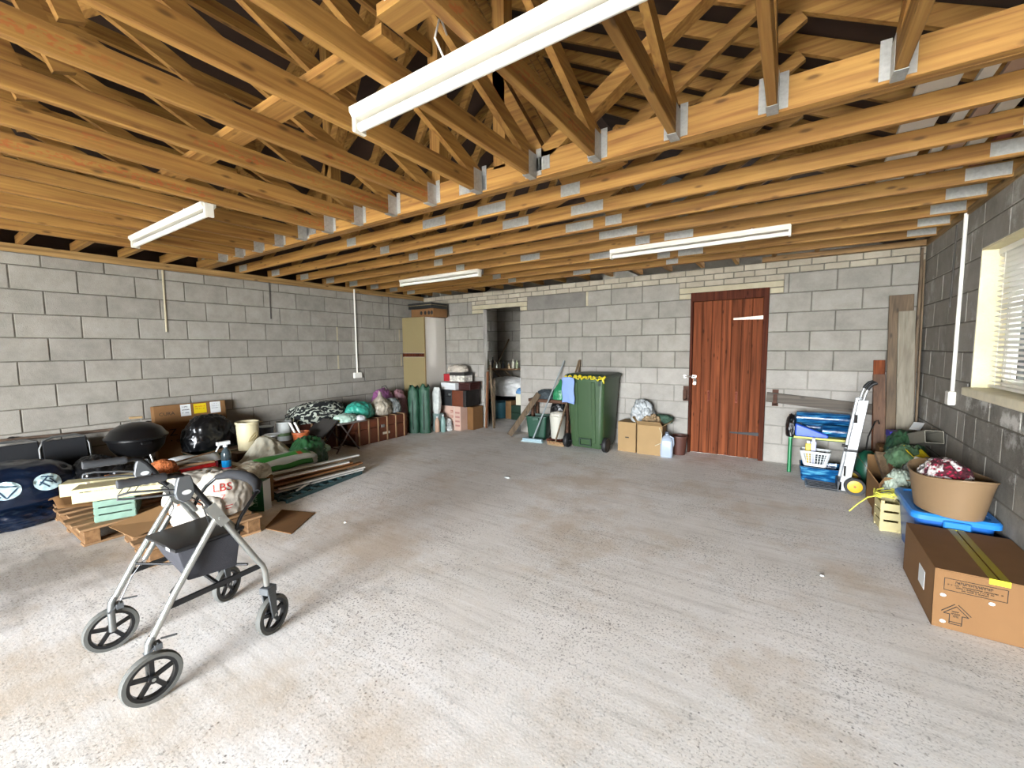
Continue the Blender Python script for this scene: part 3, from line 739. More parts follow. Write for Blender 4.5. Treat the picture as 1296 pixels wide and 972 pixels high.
# ================================================================== THINGS
def wpart(mb, name, m, root, **k):
    """part modelled in room coordinates under an un-rotated root"""
    o = mb.build(name, m, root, **k); o.matrix_parent_inverse = Matrix.Translation(-root.location); return o
M_alu = mat('brushed_silver', '#c9cbc6', .32, .85); M_grey = mat('grey_plastic', '#5d6062', .5); M_rub = mat('black_rubber', '#1c1c1d', .6)
M_tyre = mat('grey_tyre', '#62625d', .8); M_blkp = mat('black_paint', '#17181a', .35); M_vinyl = mat('black_vinyl', '#141416', .38); M_nylon = mat('charcoal_nylon', '#3a3a40', .8, bump=.2, bscale=300)
M_print = mat('print_white', '#e9ecea', .5); M_ink = mat('print_black', '#1e1812', .8); M_red_ink = mat('print_red', '#c22a22', .7)
M_card = mat('cardboard', '#93704a', .9, nscale=9, namt=.06, spec=.2); M_card4 = mat('cardboard_pale', '#a88b62', .9, nscale=7, namt=.06, spec=.2); M_card2 = mat('cardboard_dark', '#84603c', .9, nscale=9, namt=.08, spec=.2); M_card3 = mat('cardboard_tan', '#876441', .9, nscale=7, namt=.06, spec=.2)
M_bag = mat('bin_bag_plastic', '#0f1012', .28, spec=.6); M_navy = mat('navy_bag_plastic', '#0c1a2e', .25, spec=.6)
M_clear = mat('clear_polythene', '#d9dbd8', .2, trans=.55, spec=.6); M_wbag = mat('white_polythene', '#dfe2e2', .35)

# ---------------- rollator
ro = thing('rollator', 'silver four-wheeled walking frame with black seat and padded backrest', 'rollator', (-2.37, .74, 0))
def wheel(x, y, r, rot, w, name, parent):
    hub = MB(); n = 5
    Mx = Matrix.Translation((x, y, r)) @ Matrix.Rotation(rot, 4, 'Z')
    ty = MB(); prof = []
    ty.lathe([(r-.018, -w/2), (r-.004, -w/2), (r, -w/4), (r, w/4), (r-.004, w/2), (r-.018, w/2), (r-.018, -w/2)], 32, (0, 0, 0), 'x', Mx)
    rim = MB(); rim.lathe([(r-.03, -w*.4), (r-.017, -w*.45), (r-.017, w*.45), (r-.03, w*.4), (r-.03, -w*.4)], 32, (0, 0, 0), 'x', Mx)
    rim.lathe([(.016, -w*.7), (.016, w*.7)], 16, (0, 0, 0), 'x', Mx)
    for k in range(n):
        a = 2*PI*k/n+.3
        p = Mx @ Vector((0, .012*math.cos(a), .012*math.sin(a))); q = Mx @ Vector((0, (r-.024)*math.cos(a), (r-.024)*math.sin(a)))
        rim.bar(p, q, .016, .012, up=tuple(Mx.to_3x3() @ Vector((1, 0, 0))))
    o = wpart(rim, name, M_blkp, parent, smooth=.6)
    t = ty.build('tyre', M_tyre, o, smooth=.8); t.matrix_parent_inverse = Matrix.Identity(4)
    MB().lathe([(.007, -w*.75), (.007, w*.75)], 12, (0, 0, 0), 'x', Mx).build('axle', M_alu, o, smooth=.8)
xl, xr = -2.62, -2.118
for x in (xl, xr):
    s = 1 if x == xr else -1
    wheel(x+s*.022, .503, .102, 0.0, .03, 'rear_wheel', ro)
    wheel(x, .985, .095, .35 if s > 0 else .5, .028, 'front_wheel', ro)
    wpart(MB().tube([(x, .515, .245), (x, .60, .395), (x, .775, .672)], .0135, 12), 'rear_leg', M_alu, ro, smooth=.9)
    wpart(MB().tube([(x, .503, .10), (x, .503, .20), (x, .507, .235), (x, .52, .26)], .0145, 12), 'rear_foot', mat('dull_silver', '#8d8f8d', .4, .8), ro, smooth=.9)
    wpart(MB().tube([(x, .966, .255), (x, .962, .33), (x, .951, .365), (x, .93, .40), (x, .79, .66)], .0135, 12), 'front_leg', M_alu, ro, smooth=.9)
    wpart(MB().bar((x+s*.016, .80, .635), (x+s*.016, .745, .735), .006, .042, up=(0, .8, .5)).bar((x-s*.016, .80, .635), (x-s*.016, .745, .735), .006, .042, up=(0, .8, .5)).tube([(x-.024, .782, .668), (x+.024, .782, .668)], .009, 8), 'hinge_plate', M_alu, ro)
    wpart(MB().tube([(x, .80, .64), (x, .70, .825), (x, .675, .868), (x, .655, .889), (x, .63, .898), (x, .59, .90)], .0115, 12), 'handle_tube', M_blkp, ro, smooth=.9)
    g = MB(); pts = []; rr = []
    for k in range(13): pts.append((x, .605-.0125*k, .90+.0006*k)); rr.append(.0165+.0025*(k % 2))
    wpart(g.tube(pts, rr, 12), 'hand_grip', mat('grip_grey', '#4b4d50', .45), ro, smooth=.9)
    pl = MB(); M_ = Matrix.Translation((x+s*.004, .662, .845)) @ Matrix.Rotation(PI/2, 4, 'Z') @ Matrix.Rotation(PI/2, 4, 'X')
    poly = [(-.02+.0, .045), (.022, .045), (.03, .02), (.034, -.03), (.018, -.062), (-.008, -.068), (-.03, -.05), (-.036, -.02), (-.028, .02)]
    pl.prism(poly, -.012, .012, M_); po = wpart(pl, 'brake_housing', M_grey, ro, bevel=.004)
    ov = MB(); ov.prism([(.017*math.cos(2*PI*k/16)+.004, .010*math.sin(2*PI*k/16)-.025) for k in range(16)], .0121, .0132, M_); ov.build('badge', M_print, po)
    wpart(MB().tube([(x, .65, .83), (x, .58, .85), (x, .49, .868), (x, .455, .865), (x, .452, .85), (x, .49, .842), (x, .58, .828), (x, .65, .81)], .0045, 8), 'brake_lever', M_grey, ro, smooth=.9)
    wpart(MB().tube([(x-s*.02, .68, .80), (x-s*.05, .74, .73), (x-s*.035, .76, .62), (x-s*.03, .66, .44), (x-s*.028, .58, .34), (x-s*.02, .535, .24)], .0028, 6), 'brake_cable', M_blkp, ro, smooth=.9)
    wpart(MB().box(x-.02, .52, .20, x+.02, .545, .225).bar((x, .535, .225), (x, .49, .195), .03, .008).bar((x, .545, .235), (x, .60, .222), .006, .006), 'brake_block', M_grey, ro)
    wpart(MB().bar((x, .571, .352), (x, .95, .368), .012, .022), 'side_bar', M_blkp, ro)
    wpart(MB().tube([(x-s*.035, .74, .585), (x-s*.035, .63, .405)], .012, 10), 'seat_tube', M_alu, ro, smooth=.9)
    wpart(MB().tube([(x-s*.01, .86, .57), (x-s*.028, .83, .62), (x-s*.028, .80, .66)], .012, 10), 'back_clamp', M_alu, ro, smooth=.9)
    fk = MB(); a = .35 if s > 0 else .5; Mx = Matrix.Translation((x, .975, 0)) @ Matrix.Rotation(a, 4, 'Z')
    for q in (-1, 1): fk.hexa([Mx @ Vector(p) for p in ((q*.02-.004, -.03, .235), (q*.02+.004, -.03, .235), (q*.02+.004, .022, .235), (q*.02-.004, .022, .235), (q*.02-.004, -.008, .085), (q*.02+.004, -.008, .085), (q*.02+.004, .022, .085), (q*.02-.004, .022, .085))])
    fk.box(-.026, -.034, .215, .026, .024, .25, Mx); wpart(fk, 'caster_fork', M_grey, ro, bevel=.003)
wpart(MB().bar((xl, .765, .360), (xr, .765, .360), .012, .012), 'cross_bar', M_blkp, ro)
wpart(MB().tube([(xl+.03, .60, .395), (xr-.03, .90, .385)], .006, 8).tube([(xr-.03, .60, .395), (xl+.03, .90, .385)], .006, 8), 'fold_brace', M_blkp, ro, smooth=.9)
wpart(MB().tube([(xl+.045, .80, .490), (xr-.03, .80, .548)], .011, 10), 'seat_rail', M_alu, ro, smooth=.9)
st = MB().hexa([(xl+.05, .635, .508), (xr, .615, .566), (xr, .885, .574), (xl+.05, .90, .520), (xl+.05, .635, .525), (xr, .615, .583), (xr, .885, .590), (xl+.05, .90, .537)])
so = wpart(st, 'seat', M_vinyl, ro, bevel=.006, bseg=2, smooth=.5)
sp_ = Vector((xr-.13, .605, .553)); gp = None
bk = MB().hexa([(xl+.09, .69, .41), (xr-.03, .66, .415), (xr-.02, .85, .40), (xl+.1, .86, .40), (xl+.075, .65, .51), (xr-.012, .625, .562), (xr-.012, .875, .568), (xl+.075, .885, .518)])
wpart(bk, 'basket', M_nylon, ro, bevel=.012, bseg=2, smooth=.6)
bw = [(xl+.01, .845, .575), (xl+.01, .875, .635), (xl+.012, .915, .685), (xl+.03, .96, .725), (xl+.10, .995, .745), (xl+.2, 1.01, .752), (xr-.2, 1.01, .752), (xr-.10, .995, .745), (xr-.03, .96, .725), (xr-.012, .915, .685), (xr-.01, .875, .635), (xr-.01, .845, .575)]
wpart(MB().tube(bw, .0085, 10), 'backrest_bar', M_blkp, ro, smooth=.9)
wpart(MB().tube(bw[3:9], [.014, .024, .026, .026, .024, .014], 12), 'backrest_pad', mat('foam_black', '#26272a', .75), ro, smooth=.9)

# (print marks on the seat edge are added with the box stamps)
# ---------------- cardboard box in front, blue tub, oval trug
def carton(name, label, loc, w, d, h, rz=0, m=None, open_=False, group=None, seam='x', cat='box', t_=.006):
    """closed or open corrugated carton; parts: body and four flaps"""
    m = m or M_card; o = thing(name, label, cat, loc, rz, group)
    b = MB()
    b.box(-w/2, -d/2, 0, w/2, -d/2+t_, h); b.box(-w/2, d/2-t_, 0, w/2, d/2, h); b.box(-w/2, -d/2, 0, -w/2+t_, d/2, h); b.box(w/2-t_, -d/2, 0, w/2, d/2, h); b.box(-w/2, -d/2, 0, w/2, d/2, t_)
    b.build('body', m, o, bevel=.002)
    if open_:
        for (sx, sy, L_) in ((0, -1, w), (0, 1, w), (-1, 0, d), (1, 0, d)):
            fl = min(w, d)*.42; a = random.uniform(.5, 1.0); k = MB()
            if sy: k.hexa([(-L_/2, sy*d/2, h-.003), (L_/2, sy*d/2, h-.003), (L_/2-.01, sy*(d/2+fl*math.cos(a)), h+fl*math.sin(a)), (-L_/2+.01, sy*(d/2+fl*math.cos(a)), h+fl*math.sin(a)), (-L_/2, sy*d/2, h+.002), (L_/2, sy*d/2, h+.002), (L_/2-.01, sy*(d/2+fl*math.cos(a)), h+fl*math.sin(a)+.005), (-L_/2+.01, sy*(d/2+fl*math.cos(a)), h+fl*math.sin(a)+.005)])
            else: k.hexa([(sx*w/2, -L_/2, h-.003), (sx*w/2, L_/2, h-.003), (sx*(w/2+fl*math.cos(a)), L_/2-.01, h+fl*math.sin(a)), (sx*(w/2+fl*math.cos(a)), -L_/2+.01, h+fl*math.sin(a)), (sx*w/2, -L_/2, h+.002), (sx*w/2, L_/2, h+.002), (sx*(w/2+fl*math.cos(a)), L_/2-.01, h+fl*math.sin(a)+.005), (sx*(w/2+fl*math.cos(a)), -L_/2+.01, h+fl*math.sin(a)+.005)])
            k.build('flap', m, o)
    else:
        for s in (-1, 1):
            k = MB()
            if seam == 'x': k.box(-w/2, (s < 0)*(-d/2)+(s > 0)*.003, h, w/2, (s < 0)*-.003+(s > 0)*d/2, h+.005)
            else: k.box((s < 0)*(-w/2)+(s > 0)*.003, -d/2, h, (s < 0)*-.003+(s > 0)*w/2, d/2, h+.005)
            k.build('flap', m, o)
    return o
cb1 = carton('cardboard_box', 'large tan cardboard box sealed with yellow tape and stamped with an arrow', (.851, 3.165, 0), .44, .65, .295, 0, M_card3, seam='y')
M_tape = mat('yellow_tape', '#c9b62a', .35, alpha=.55); M_tapeb = mat('yellow_tape_end', '#f2e62a', .4)
for x0, x1 in ((-.035, -.004), (.004, .035)): B('tape', M_tape, cb1, x0, -.326, .3002, x1, .326, .3012)
B('tape_end', M_tapeb, cb1, -.035, -.3275, .275, .035, -.3255, .3015); B('tape_end', M_tapeb, cb1, -.035, .3255, .27, .035, .3275, .3015)
fy = -.3262
fm = MB()
for (x0, z0, x1, z1) in ((-.185, .258, .03, .2605), (-.185, .198, .03, .2005), (-.185, .198, -.1825, .26), (.0275, .198, .03, .26)): fm.box(x0, fy, z0, x1, fy+.0008, z1)
fm.build('stamp_frame', M_ink, cb1)
def glyph_row(name, parent, m, o, du, dv, width, h, seed, fill=.8, depth=None):
    """a line of small illegible print: o = start corner, du / dv unit directions along and up"""
    rr = random.Random(seed); mb = MB(); u = Vector(du); v = Vector(dv); o = Vector(o); n = u.cross(v); x = 0.0
    while x < width:
        gw = h*rr.uniform(.35, .7)
        if x+gw > width: break
        if rr.random() < fill:
            for (a0, a1, b0, b1) in ((0, .25, 0, 1), (.75, 1, rr.choice((0, .4)), 1), (.2, .8, rr.choice((0, .4, .8)), 0)):
                if b1 == 0: b1 = b0+.2
                p = o+u*(x+gw*a0)+v*(h*b0); q = o+u*(x+gw*a1)+v*(h*b1)
                c0 = p; c1 = o+u*(x+gw*a1)+v*(h*b0); c2 = q; c3 = o+u*(x+gw*a0)+v*(h*b1)
                mb.hexa([c0, c1, c2, c3, c0+n*.0008, c1+n*.0008, c2+n*.0008, c3+n*.0008])
        x += gw+h*.18
    return mb.build(name, m, parent)
glyph_row('stamp_text', cb1, M_ink, (-.145, fy, .238), (1, 0, 0), (0, 0, 1), .135, .013, 3, 1)
for i, (w_, sd) in enumerate(((.19, 4), (.13, 5), (.10, 6))): glyph_row('stamp_text', cb1, M_ink, (-.0775-w_/2, fy, .226-.0095*i), (1, 0, 0), (0, 0, 1), w_, .006, sd)
am = MB()
def stroke(pts, w=.003):
    for p, q in zip(pts[:-1], pts[1:]): am.bar((p[0], fy, p[1]), (q[0], fy, q[1]), .0012, w, up=(0, 1, 0)) if False else am.bar((p[0], fy, p[1]), (q[0], fy, q[1]), w, .0012, up=(0, 1, 0))
ax, az = -.135, .062
stroke([(ax-.022, az-.03), (ax-.022, az+.018), (ax-.044, az+.018), (ax, az+.062), (ax+.044, az+.018), (ax+.022, az+.018), (ax+.022, az-.03), (ax-.022, az-.03)])
stroke([(ax-.052, az+.026), (ax-.006, az+.072)]); stroke([(ax+.006, az+.072), (ax+.052, az+.026)]); stroke([(ax-.022, az-.02), (ax+.022, az-.02)])
am.build('arrow_stamp', M_ink, cb1)
for i, w_ in enumerate((.03, .034, .02)): glyph_row('stamp_text', cb1, M_ink, (ax-w_/2, fy, az+.03-.012*i), (1, 0, 0), (0, 0, 1), w_, .008, 20+i, 1)
hs = MB()
for (x, z) in ((-.185, .17), (-.18, .035), (-.02, .178)): hs.prism([(x+.011*math.cos(2*PI*k/12), z+.008*math.sin(2*PI*k/12)) for k in range(12)], -.0009, .0009, Matrix.Translation((0, fy, 0)) @ Matrix.Rotation(PI/2, 4, 'X'))
hs.build('sticker_dot', M_print, cb1)
B('address_label', M_print, cb1, -.2213, -.16, .10, -.2198, -.04, .20)

glyph_row('seat_print', ro, M_print, Vector((xr-.10, .6135, .557))-ro.location, (.98, -.07, .13), (0, .05, 1), .06, .014, 8, 1)
# blue storage tub
tb = thing('storage_tub', 'blue plastic storage tub with clip handles behind the tan box', 'tub', (.865, 3.84, 0))
M_blue = mat('blue_plastic', '#1d63b8', .38); M_blue2 = mat('blue_lid', '#2a86d8', .35)
loft('body', [[(x, y, z) for x, y in rrect(.36-.05*(1-z/.33), .54-.06*(1-z/.33), .05)] for z in (0, .1, .2, .33)], M_blue, tb)
loft('lid', [[(x, y, z) for x, y in rrect(w, d, .05)] for w, d, z in ((.385, .565, .315), (.405, .585, .318), (.405, .585, .345), (.385, .565, .358), (.33, .51, .358), (.32, .50, .350))], M_blue2, tb, smooth=.5)
for s in (-1, 1): MB().box(-.06, s*.305-.012, .285, .06, s*.305+.008, .335).build('clip_handle', M_blue2, tb, bevel=.006)
# oval trug with knitted blanket
tg = thing('flexible_trug', 'oval tan flexible trug sitting on the blue tub lid', 'trug', (.855, 3.70, .36), .25)
def oval(a, b, z, n=36, wob=0.0): return [((a+wob*math.cos(3*2*PI*k/n))*math.cos(2*PI*k/n), b*math.sin(2*PI*k/n), z-.018*math.cos(2*PI*k/n*2)*(z > .15)) for k in range(n)]
M_tan = mat('tan_plastic', '#8f7454', .5)
loft('body', [oval(.145, .20, 0), oval(.155, .225, .08), oval(.165, .25, .17), oval(.175, .275, .24), oval(.167, .267, .24), oval(.158, .242, .17), oval(.15, .21, .03)], M_tan, tg, smooth=.9)
MB().tube(oval(.175, .275, .242), .006, 8, closed=True).build('rim', M_tan, tg, smooth=.9)
def knit_mat():
    m = bpy.data.materials.new('knit_red_white'); m.use_nodes = True; nt = m.node_tree; N = nt.nodes; L = nt.links; b = N['Principled BSDF']; b.inputs['Roughness'].default_value = .95
    tc = N.new('ShaderNodeTexCoord'); v = N.new('ShaderNodeTexVoronoi'); v.inputs['Scale'].default_value = 48; L.new(tc.outputs['Object'], v.inputs['Vector'])
    sep = N.new('ShaderNodeSeparateXYZ'); L.new(tc.outputs['Object'], sep.inputs[0])
    r = N.new('ShaderNodeMapRange'); r.inputs['From Min'].default_value = -.07; r.inputs['From Max'].default_value = .06; L.new(sep.outputs['Y'], r.inputs['Value'])
    cr = N.new('ShaderNodeValToRGB'); cr.color_ramp.interpolation = 'CONSTANT'
    cr.color_ramp.elements[0].color = (*lin('#a3123a'), 1); cr.color_ramp.elements[1].position = .45; cr.color_ramp.elements[1].color = (*lin('#c54a6c'), 1)
    e = cr.color_ramp.elements.new(.72); e.color = (*lin('#e9e4de'), 1)
    L.new(r.outputs['Result'], cr.inputs['Fac'])
    k = N.new('ShaderNodeMapRange'); k.inputs['From Min'].default_value = .25; k.inputs['From Max'].default_value = .45; k.inputs['To Max'].default_value = .85; L.new(v.outputs['Distance'], k.inputs['Value'])
    sl = N.new('ShaderNodeTexVoronoi'); sl.inputs['Scale'].default_value = 24; L.new(tc.outputs['Object'], sl.inputs['Vector'])
    c2 = N.new('ShaderNodeValToRGB'); c2.color_ramp.interpolation = 'CONSTANT'; c2.color_ramp.elements[0].color = (*lin('#efeae4'), 1); c2.color_ramp.elements[1].position = .5; c2.color_ramp.elements[1].color = (*lin('#2a1418'), 1)
    L.new(sl.outputs['Color'], c2.inputs['Fac'])
    mx = N.new('ShaderNodeMix'); mx.data_type = 'RGBA'; L.new(k.outputs['Result'], mx.inputs['Factor']); L.new(cr.outputs['Color'], mx.inputs['A']); L.new(c2.outputs['Color'], mx.inputs['B'])
    L.new(mx.outputs['Result'], b.inputs['Base Color'])
    bp = N.new('ShaderNodeBump'); bp.inputs['Distance'].default_value = .01; L.new(v.outputs['Distance'], bp.inputs['Height']); L.new(bp.outputs['Normal'], b.inputs['Normal'])
    return m
tag(link('knitted_blanket', blob_mesh('knitted_blanket', .11, .14, .15, knit_mat(), 5, .10, 2.0), None, (.83, 3.68, .47), (0, 0, .3)), 'red and white knitted blanket bundled in the oval trug', 'blanket')
tag(link('dark_cloth', blob_mesh('dark_cloth', .11, .16, .09, mat('dark_cloth', '#1d1a1c', .95, nscale=30, namt=.5), 9, .16, 3), None, (.865, 3.70, .40), (0, 0, .25)), 'black cloth stuffed in the oval trug', 'cloth')

# ---------------- wheelie bin
wbn = thing('wheelie_bin', 'green two-wheeled refuse bin with its wheels facing the room', 'bin', (-2.335, 5.555, 0), -.03)
M_gb = mat('bin_green', '#3c5535', .42); M_gd = mat('bin_green_dark', '#23392a', .45)
rings = []
for (w, d, z) in ((.45, .46, .03), (.47, .48, .06), (.50, .52, .35), (.545, .57, .80), (.565, .60, .985), (.585, .625, .99), (.59, .63, 1.015), (.58, .62, 1.02)): rings.append([(x, y, z) for x, y in rrect(w, d, .055, 5)])
loft('body', rings, M_gb, wbn, smooth=.5)
for x in (-.13, .13): MB().hexa([(x-.025, -.255, .10), (x+.025, -.255, .10), (x+.025, -.22, .10), (x-.025, -.22, .10), (x-.03, -.312, .95), (x+.03, -.312, .95), (x+.03, -.27, .95), (x-.03, -.27, .95)]).build('rib', M_gb, wbn, bevel=.008)
MB().box(-.09, -.262, .06, .09, -.225, .075).box(-.09, -.27, .06, -.075, -.225, .16).box(.075, -.27, .06, .09, -.225, .16).box(-.09, -.275, .15, .09, -.225, .165).build('lifting_recess', M_gd, wbn)
MB().tube([(-.30, -.225, .10), (.30, -.225, .10)], .013, 10).build('axle', M_blkp, wbn, smooth=.9)
for s in (-1, 1):
    w_ = MB(); w_.lathe([(.0, -.026), (.06, -.026), (.065, -.02), (.095, -.026), (.1, -.018), (.1, .018), (.095, .026), (.065, .02), (.06, .026), (.0, .026)], 28, (s*.29, -.225, .10), 'x'); w_.build('wheel', M_rub, wbn, smooth=.7)
loft('lid', [[(x, y, z) for x, y in rrect(w, d, .06)] for w, d, z in ((.60, .64, 1.005), (.615, .66, 1.012), (.615, .66, 1.03), (.56, .60, 1.055), (.30, .34, 1.065))], M_gd, wbn, smooth=.5)
MB().tube([(-.24, -.30, .98), (-.24, -.345, 1.005), (.24, -.345, 1.005), (.24, -.30, .98)], .014, 10).build('handle_bar', M_gd, wbn, smooth=.9)
MB().box(.20, -.30, .90, .24, -.29, .97).build('lid_catch', M_gd, wbn)
# yellow liner edge and blue cloth
yl = MB(); rnd = random.Random(4)
pts = []
for k in range(60):
    t = k/59; pts.append((-2.62+.60*t, 5.222-.018*t+.006*math.sin(k*1.7), 1.018+.012*math.sin(k*.9)+rnd.uniform(-.012, .012)))
yl.tube(pts, [.007+rnd.uniform(0, .008) for _ in pts], 7); pts2 = [(p[0]+rnd.uniform(-.01, .01), p[1]-.012, p[2]-.018+rnd.uniform(-.008, .006)) for p in pts[2::2]]
yl.tube(pts2, [.007+rnd.uniform(0, .007) for _ in pts2], 7)
yl.tube([(-2.06, 5.20, 1.01), (-2.045, 5.19, .975), (-2.04, 5.20, .94)], [.016, .014, .008], 7)
tag(yl.build('bin_liner', mat('yellow_liner', '#d9c51e', .4), smooth=1), 'crumpled yellow liner edge hanging over the green bin rim', 'liner')
def cl(u, v): return (-2.655+.19*u+.006*math.sin(v*9), 5.205-.012*u+.012*math.sin(u*7+v*3)*(1-v)*.6 - .015*(v > .9), .655+.345*v-.02*u*(1-v)+.015*math.sin(u*3))
tag(MB().grid(cl, 10, 14).build('cloth', mat('pale_blue_cloth', '#8aa4dc', .9, bump=.15, bscale=200), smooth=2, solid=.004), 'pale blue cloth hanging from the green bin handle', 'cloth')
# ================================================================== CLUTTER
def bag(name, label, cat, loc, rx, ry, rz, m, seed, rot=0.0, group=None, parent=None, **k):
    o = link(name, blob_mesh(name, rx, ry, rz, m, seed, **k), parent, loc, (0, 0, rot))
    if parent is None: tag(o, label, cat, group)
    return o
def slab(name, label, cat, p, q, w, h, m, group=None, up=(0, 0, 1), bevel=.002):
    return tag(MB().bar(p, q, w, h, up).build(name, m, bevel=bevel), label, cat, group)
def boxthing(name, label, loc, w, d, h, m, rz=0.0, cat='box', lid=None, group=None, bevel=.003, lidm=None):
    o = thing(name, label, cat, loc, rz, group); hb = h*(.72 if lid else 1)
    B('body', m, o, -w/2, -d/2, 0, w/2, d/2, hb, bevel)
    if lid: B('lid', lidm or m, o, -w/2-.004, -d/2-.004, hb-.01, w/2+.004, d/2+.004, h, bevel)
    return o
M_wd = wood('weathered_board', '#9c8468', '#6f5a43', 'y'); M_wdz = wood('weathered_board_z', '#7f6a50', '#564634', 'z'); M_pal = wood('pallet_wood', '#a98560', '#7c5d3e', 'y'); M_palx = wood('pallet_bearer', '#8f6c48', '#694a2c', 'x')
M_wht = mat('painted_white_board', '#dedbd2', .55, nscale=10, namt=.06)

# ---------------- left wall corner: rail, folded chairs, bags
rl = thing('wall_rail', 'rusty horizontal pipe rail fixed low along the left wall', 'pipe', (XL, 1.0, 0))
MB().tube([(.035, -1.0, .625), (.035, .75, .575)], .016, 10).build('pipe', mat('rust_brown', '#6a5748', .7, .2, nscale=20, namt=.3), rl, smooth=.9)
for y in (-.40, .6): MB().tube([(0, y, .61), (.04, y, .605)], .026, 10).build('bracket', M_blk, rl, smooth=.9)
for i, (y, lab) in enumerate(((.60, 'black folding chair leaning on the left wall behind navy bags'), (.92, 'black folding chair with rounded silver frame leaning beside it'))):
    c = thing('folding_chair', lab, 'chair', (-5.92+.02*i, y, 0), 0, 'folded chairs by the left wall')
    fr_ = [(-.02+.12*(1-z/.62), yy, z) for yy, z in ((-.17, 0), (-.17, .50), (-.14, .575), (-.08, .60), (.08, .60), (.14, .575), (.17, .50), (.17, 0))]
    MB().tube(fr_, .011, 8).build('frame', mat('dull_silver', '#8d8f8d', .4, .8), c, smooth=.9)
    MB().hexa([(.07, -.15, .22), (.085, -.15, .22), (.085, .15, .22), (.07, .15, .22), (-.005, -.15, .57), (.01, -.15, .57), (.01, .15, .57), (-.005, .15, .57)]).build('backrest', mat('black_fabric', '#131519', .85), c, bevel=.006)
    MB().hexa([(.11, -.15, .05), (.125, -.15, .05), (.125, .15, .05), (.11, .15, .05), (.07, -.15, .22), (.085, -.15, .22), (.085, .15, .22), (.07, .15, .22)]).build('seat', mat('black_fabric', '#131519', .85), c, bevel=.005)
nb = bag('refuse_sack', 'bulging navy plastic sack printed with two white roundels', 'bag', (-5.46, .52, .14), .28, .40, .26, M_navy, 3, .0, crumple=.05, sag=.3)
bag('refuse_sack', 'glossy dark blue sack lying on the floor under the printed one', 'bag', (-5.42, .48, 0), .33, .42, .13, M_navy, 4, .1, crumple=.09)
bag('refuse_sack', 'small black sack tucked against the wall behind navy sacks', 'bag', (-5.84, .22, .0), .13, .18, .36, M_bag, 6, .2, crumple=.09)
M_rw = mat('roundel_white', '#c9e4e6', .4); M_rn = mat('print_navy', '#29435a', .5)
for (c_, n_, segs) in (((.25, -.055, .165), (.9, -.3, .3), ((-.8, .5, .1, -.9), (.1, -.9, .9, .2), (-.8, .55, .8, .35), (-.3, -.7, -.95, -.1))), ((.26, .17, .185), (.9, -.05, .35), ((-.5, .7, .5, .5), (-.6, .1, .1, -.6), (.2, .4, .7, -.3), (-.2, .2, .4, -.1), (-.7, -.3, .1, .7)))):
    Mf = frame_at(c_, n_); r_ = .072
    d_ = decal('printed_roundel', disc_data(r_, 1.15), M_rw, nb, Mf, .004)
    decal('roundel_lines', line_data([tuple(q*r_ for q in s_) for s_ in segs], .010), M_rn, nb, Mf, .007)
for i, (x, y, z, r1, r2, h, sd) in enumerate(((-5.42, 1.02, 0, .19, .2, .30, 11), (-5.16, 1.16, 0, .10, .13, .24, 12))):
    bag('refuse_sack', ('crumpled black bin bag beside the navy sacks', 'black bin bag slumped at the end of the pallet', 'black bin bag underneath the kettle barbecue')[i], 'bag', (x, y, z), r1, r2, h, M_bag, sd, .3*i, crumple=.11)

# ---------------- kettle barbecue
bb = thing('kettle_barbecue', 'round black kettle barbecue with wooden lid handle on thin legs', 'barbecue', (-5.56, 1.38, .03))
M_en = mat('black_enamel', '#121213', .3, nscale=6, namt=.3)
Rk = .235
MB().lathe([(.02, .30), (.10, .315), (.17, .355), (.215, .42), (Rk, .50), (Rk+.012, .505), (Rk+.012, .515)], 32).build('bowl', M_en, bb, smooth=.8)
ld = MB().lathe([(Rk+.018, .512), (Rk+.02, .525), (Rk, .545), (.20, .60), (.13, .645), (.05, .665), (0.0001, .667)], 32).build('lid', M_en, bb, smooth=.8)
MB().bar((-.005, -.05, .715), (.005, .055, .71), .028, .022).build('lid_handle', wood('handle_wood', '#c8a87a', '#9a7a4e', 'y'), ld, bevel=.004)
for y_ in (-.04, .04): MB().tube([(0, y_, .655), (0, y_*1.1, .71)], .004, 6).build('handle_post', M_alu, ld, smooth=.9)
for a in (.6, 2.7, 4.8): MB().tube([(.12*math.cos(a), .12*math.sin(a), .33), (.21*math.cos(a), .21*math.sin(a), -.03)], .010, 8).build('leg', M_alu, bb, smooth=.9)
MB().lathe([(.03, .16), (.12, .175), (.125, .18)], 20).build('ash_tray', M_alu, bb, smooth=.8)
MB().box(Rk, -.04, .47, Rk+.05, .04, .49).build('side_handle', M_en, bb, bevel=.004)

# ---------------- big flat carton on the wall with a bin bag in front
fc = thing('flat_carton', 'tall flat cardboard carton with yellow and white labels against left wall', 'box', (-5.90, 1.98, .0), 0, None, (0, -.085, 0))
B('body', M_card2, fc, -.03, -.36, 0, .06, .36, .80, .006)
B('warning_label', mat('label_yellow', '#e8c90f', .5), fc, .0602, .02, .67, .0612, .15, .785)
glyph_row('label_print', fc, M_red_ink, (.0616, .035, .745), (0, 1, 0), (0, 0, 1), .10, .012, 41); glyph_row('label_print', fc, M_ink, (.0616, .035, .72), (0, 1, 0), (0, 0, 1), .10, .008, 42)
B('paper_label', M_print, fc, .0602, -.11, .655, .0612, -.01, .79); B('paper_label', M_print, fc, .0602, .19, .655, .0612, .30, .79)
for i in range(3): glyph_row('label_print', fc, M_ink, (.0616, -.095, .755-.035*i), (0, 1, 0), (0, 0, 1), .07, .014, 50+i, .6); glyph_row('label_print', fc, mat('print_grey', '#77777a', .8), (.0616, .205, .76-.025*i), (0, 1, 0), (0, 0, 1), .08, .008, 60+i)
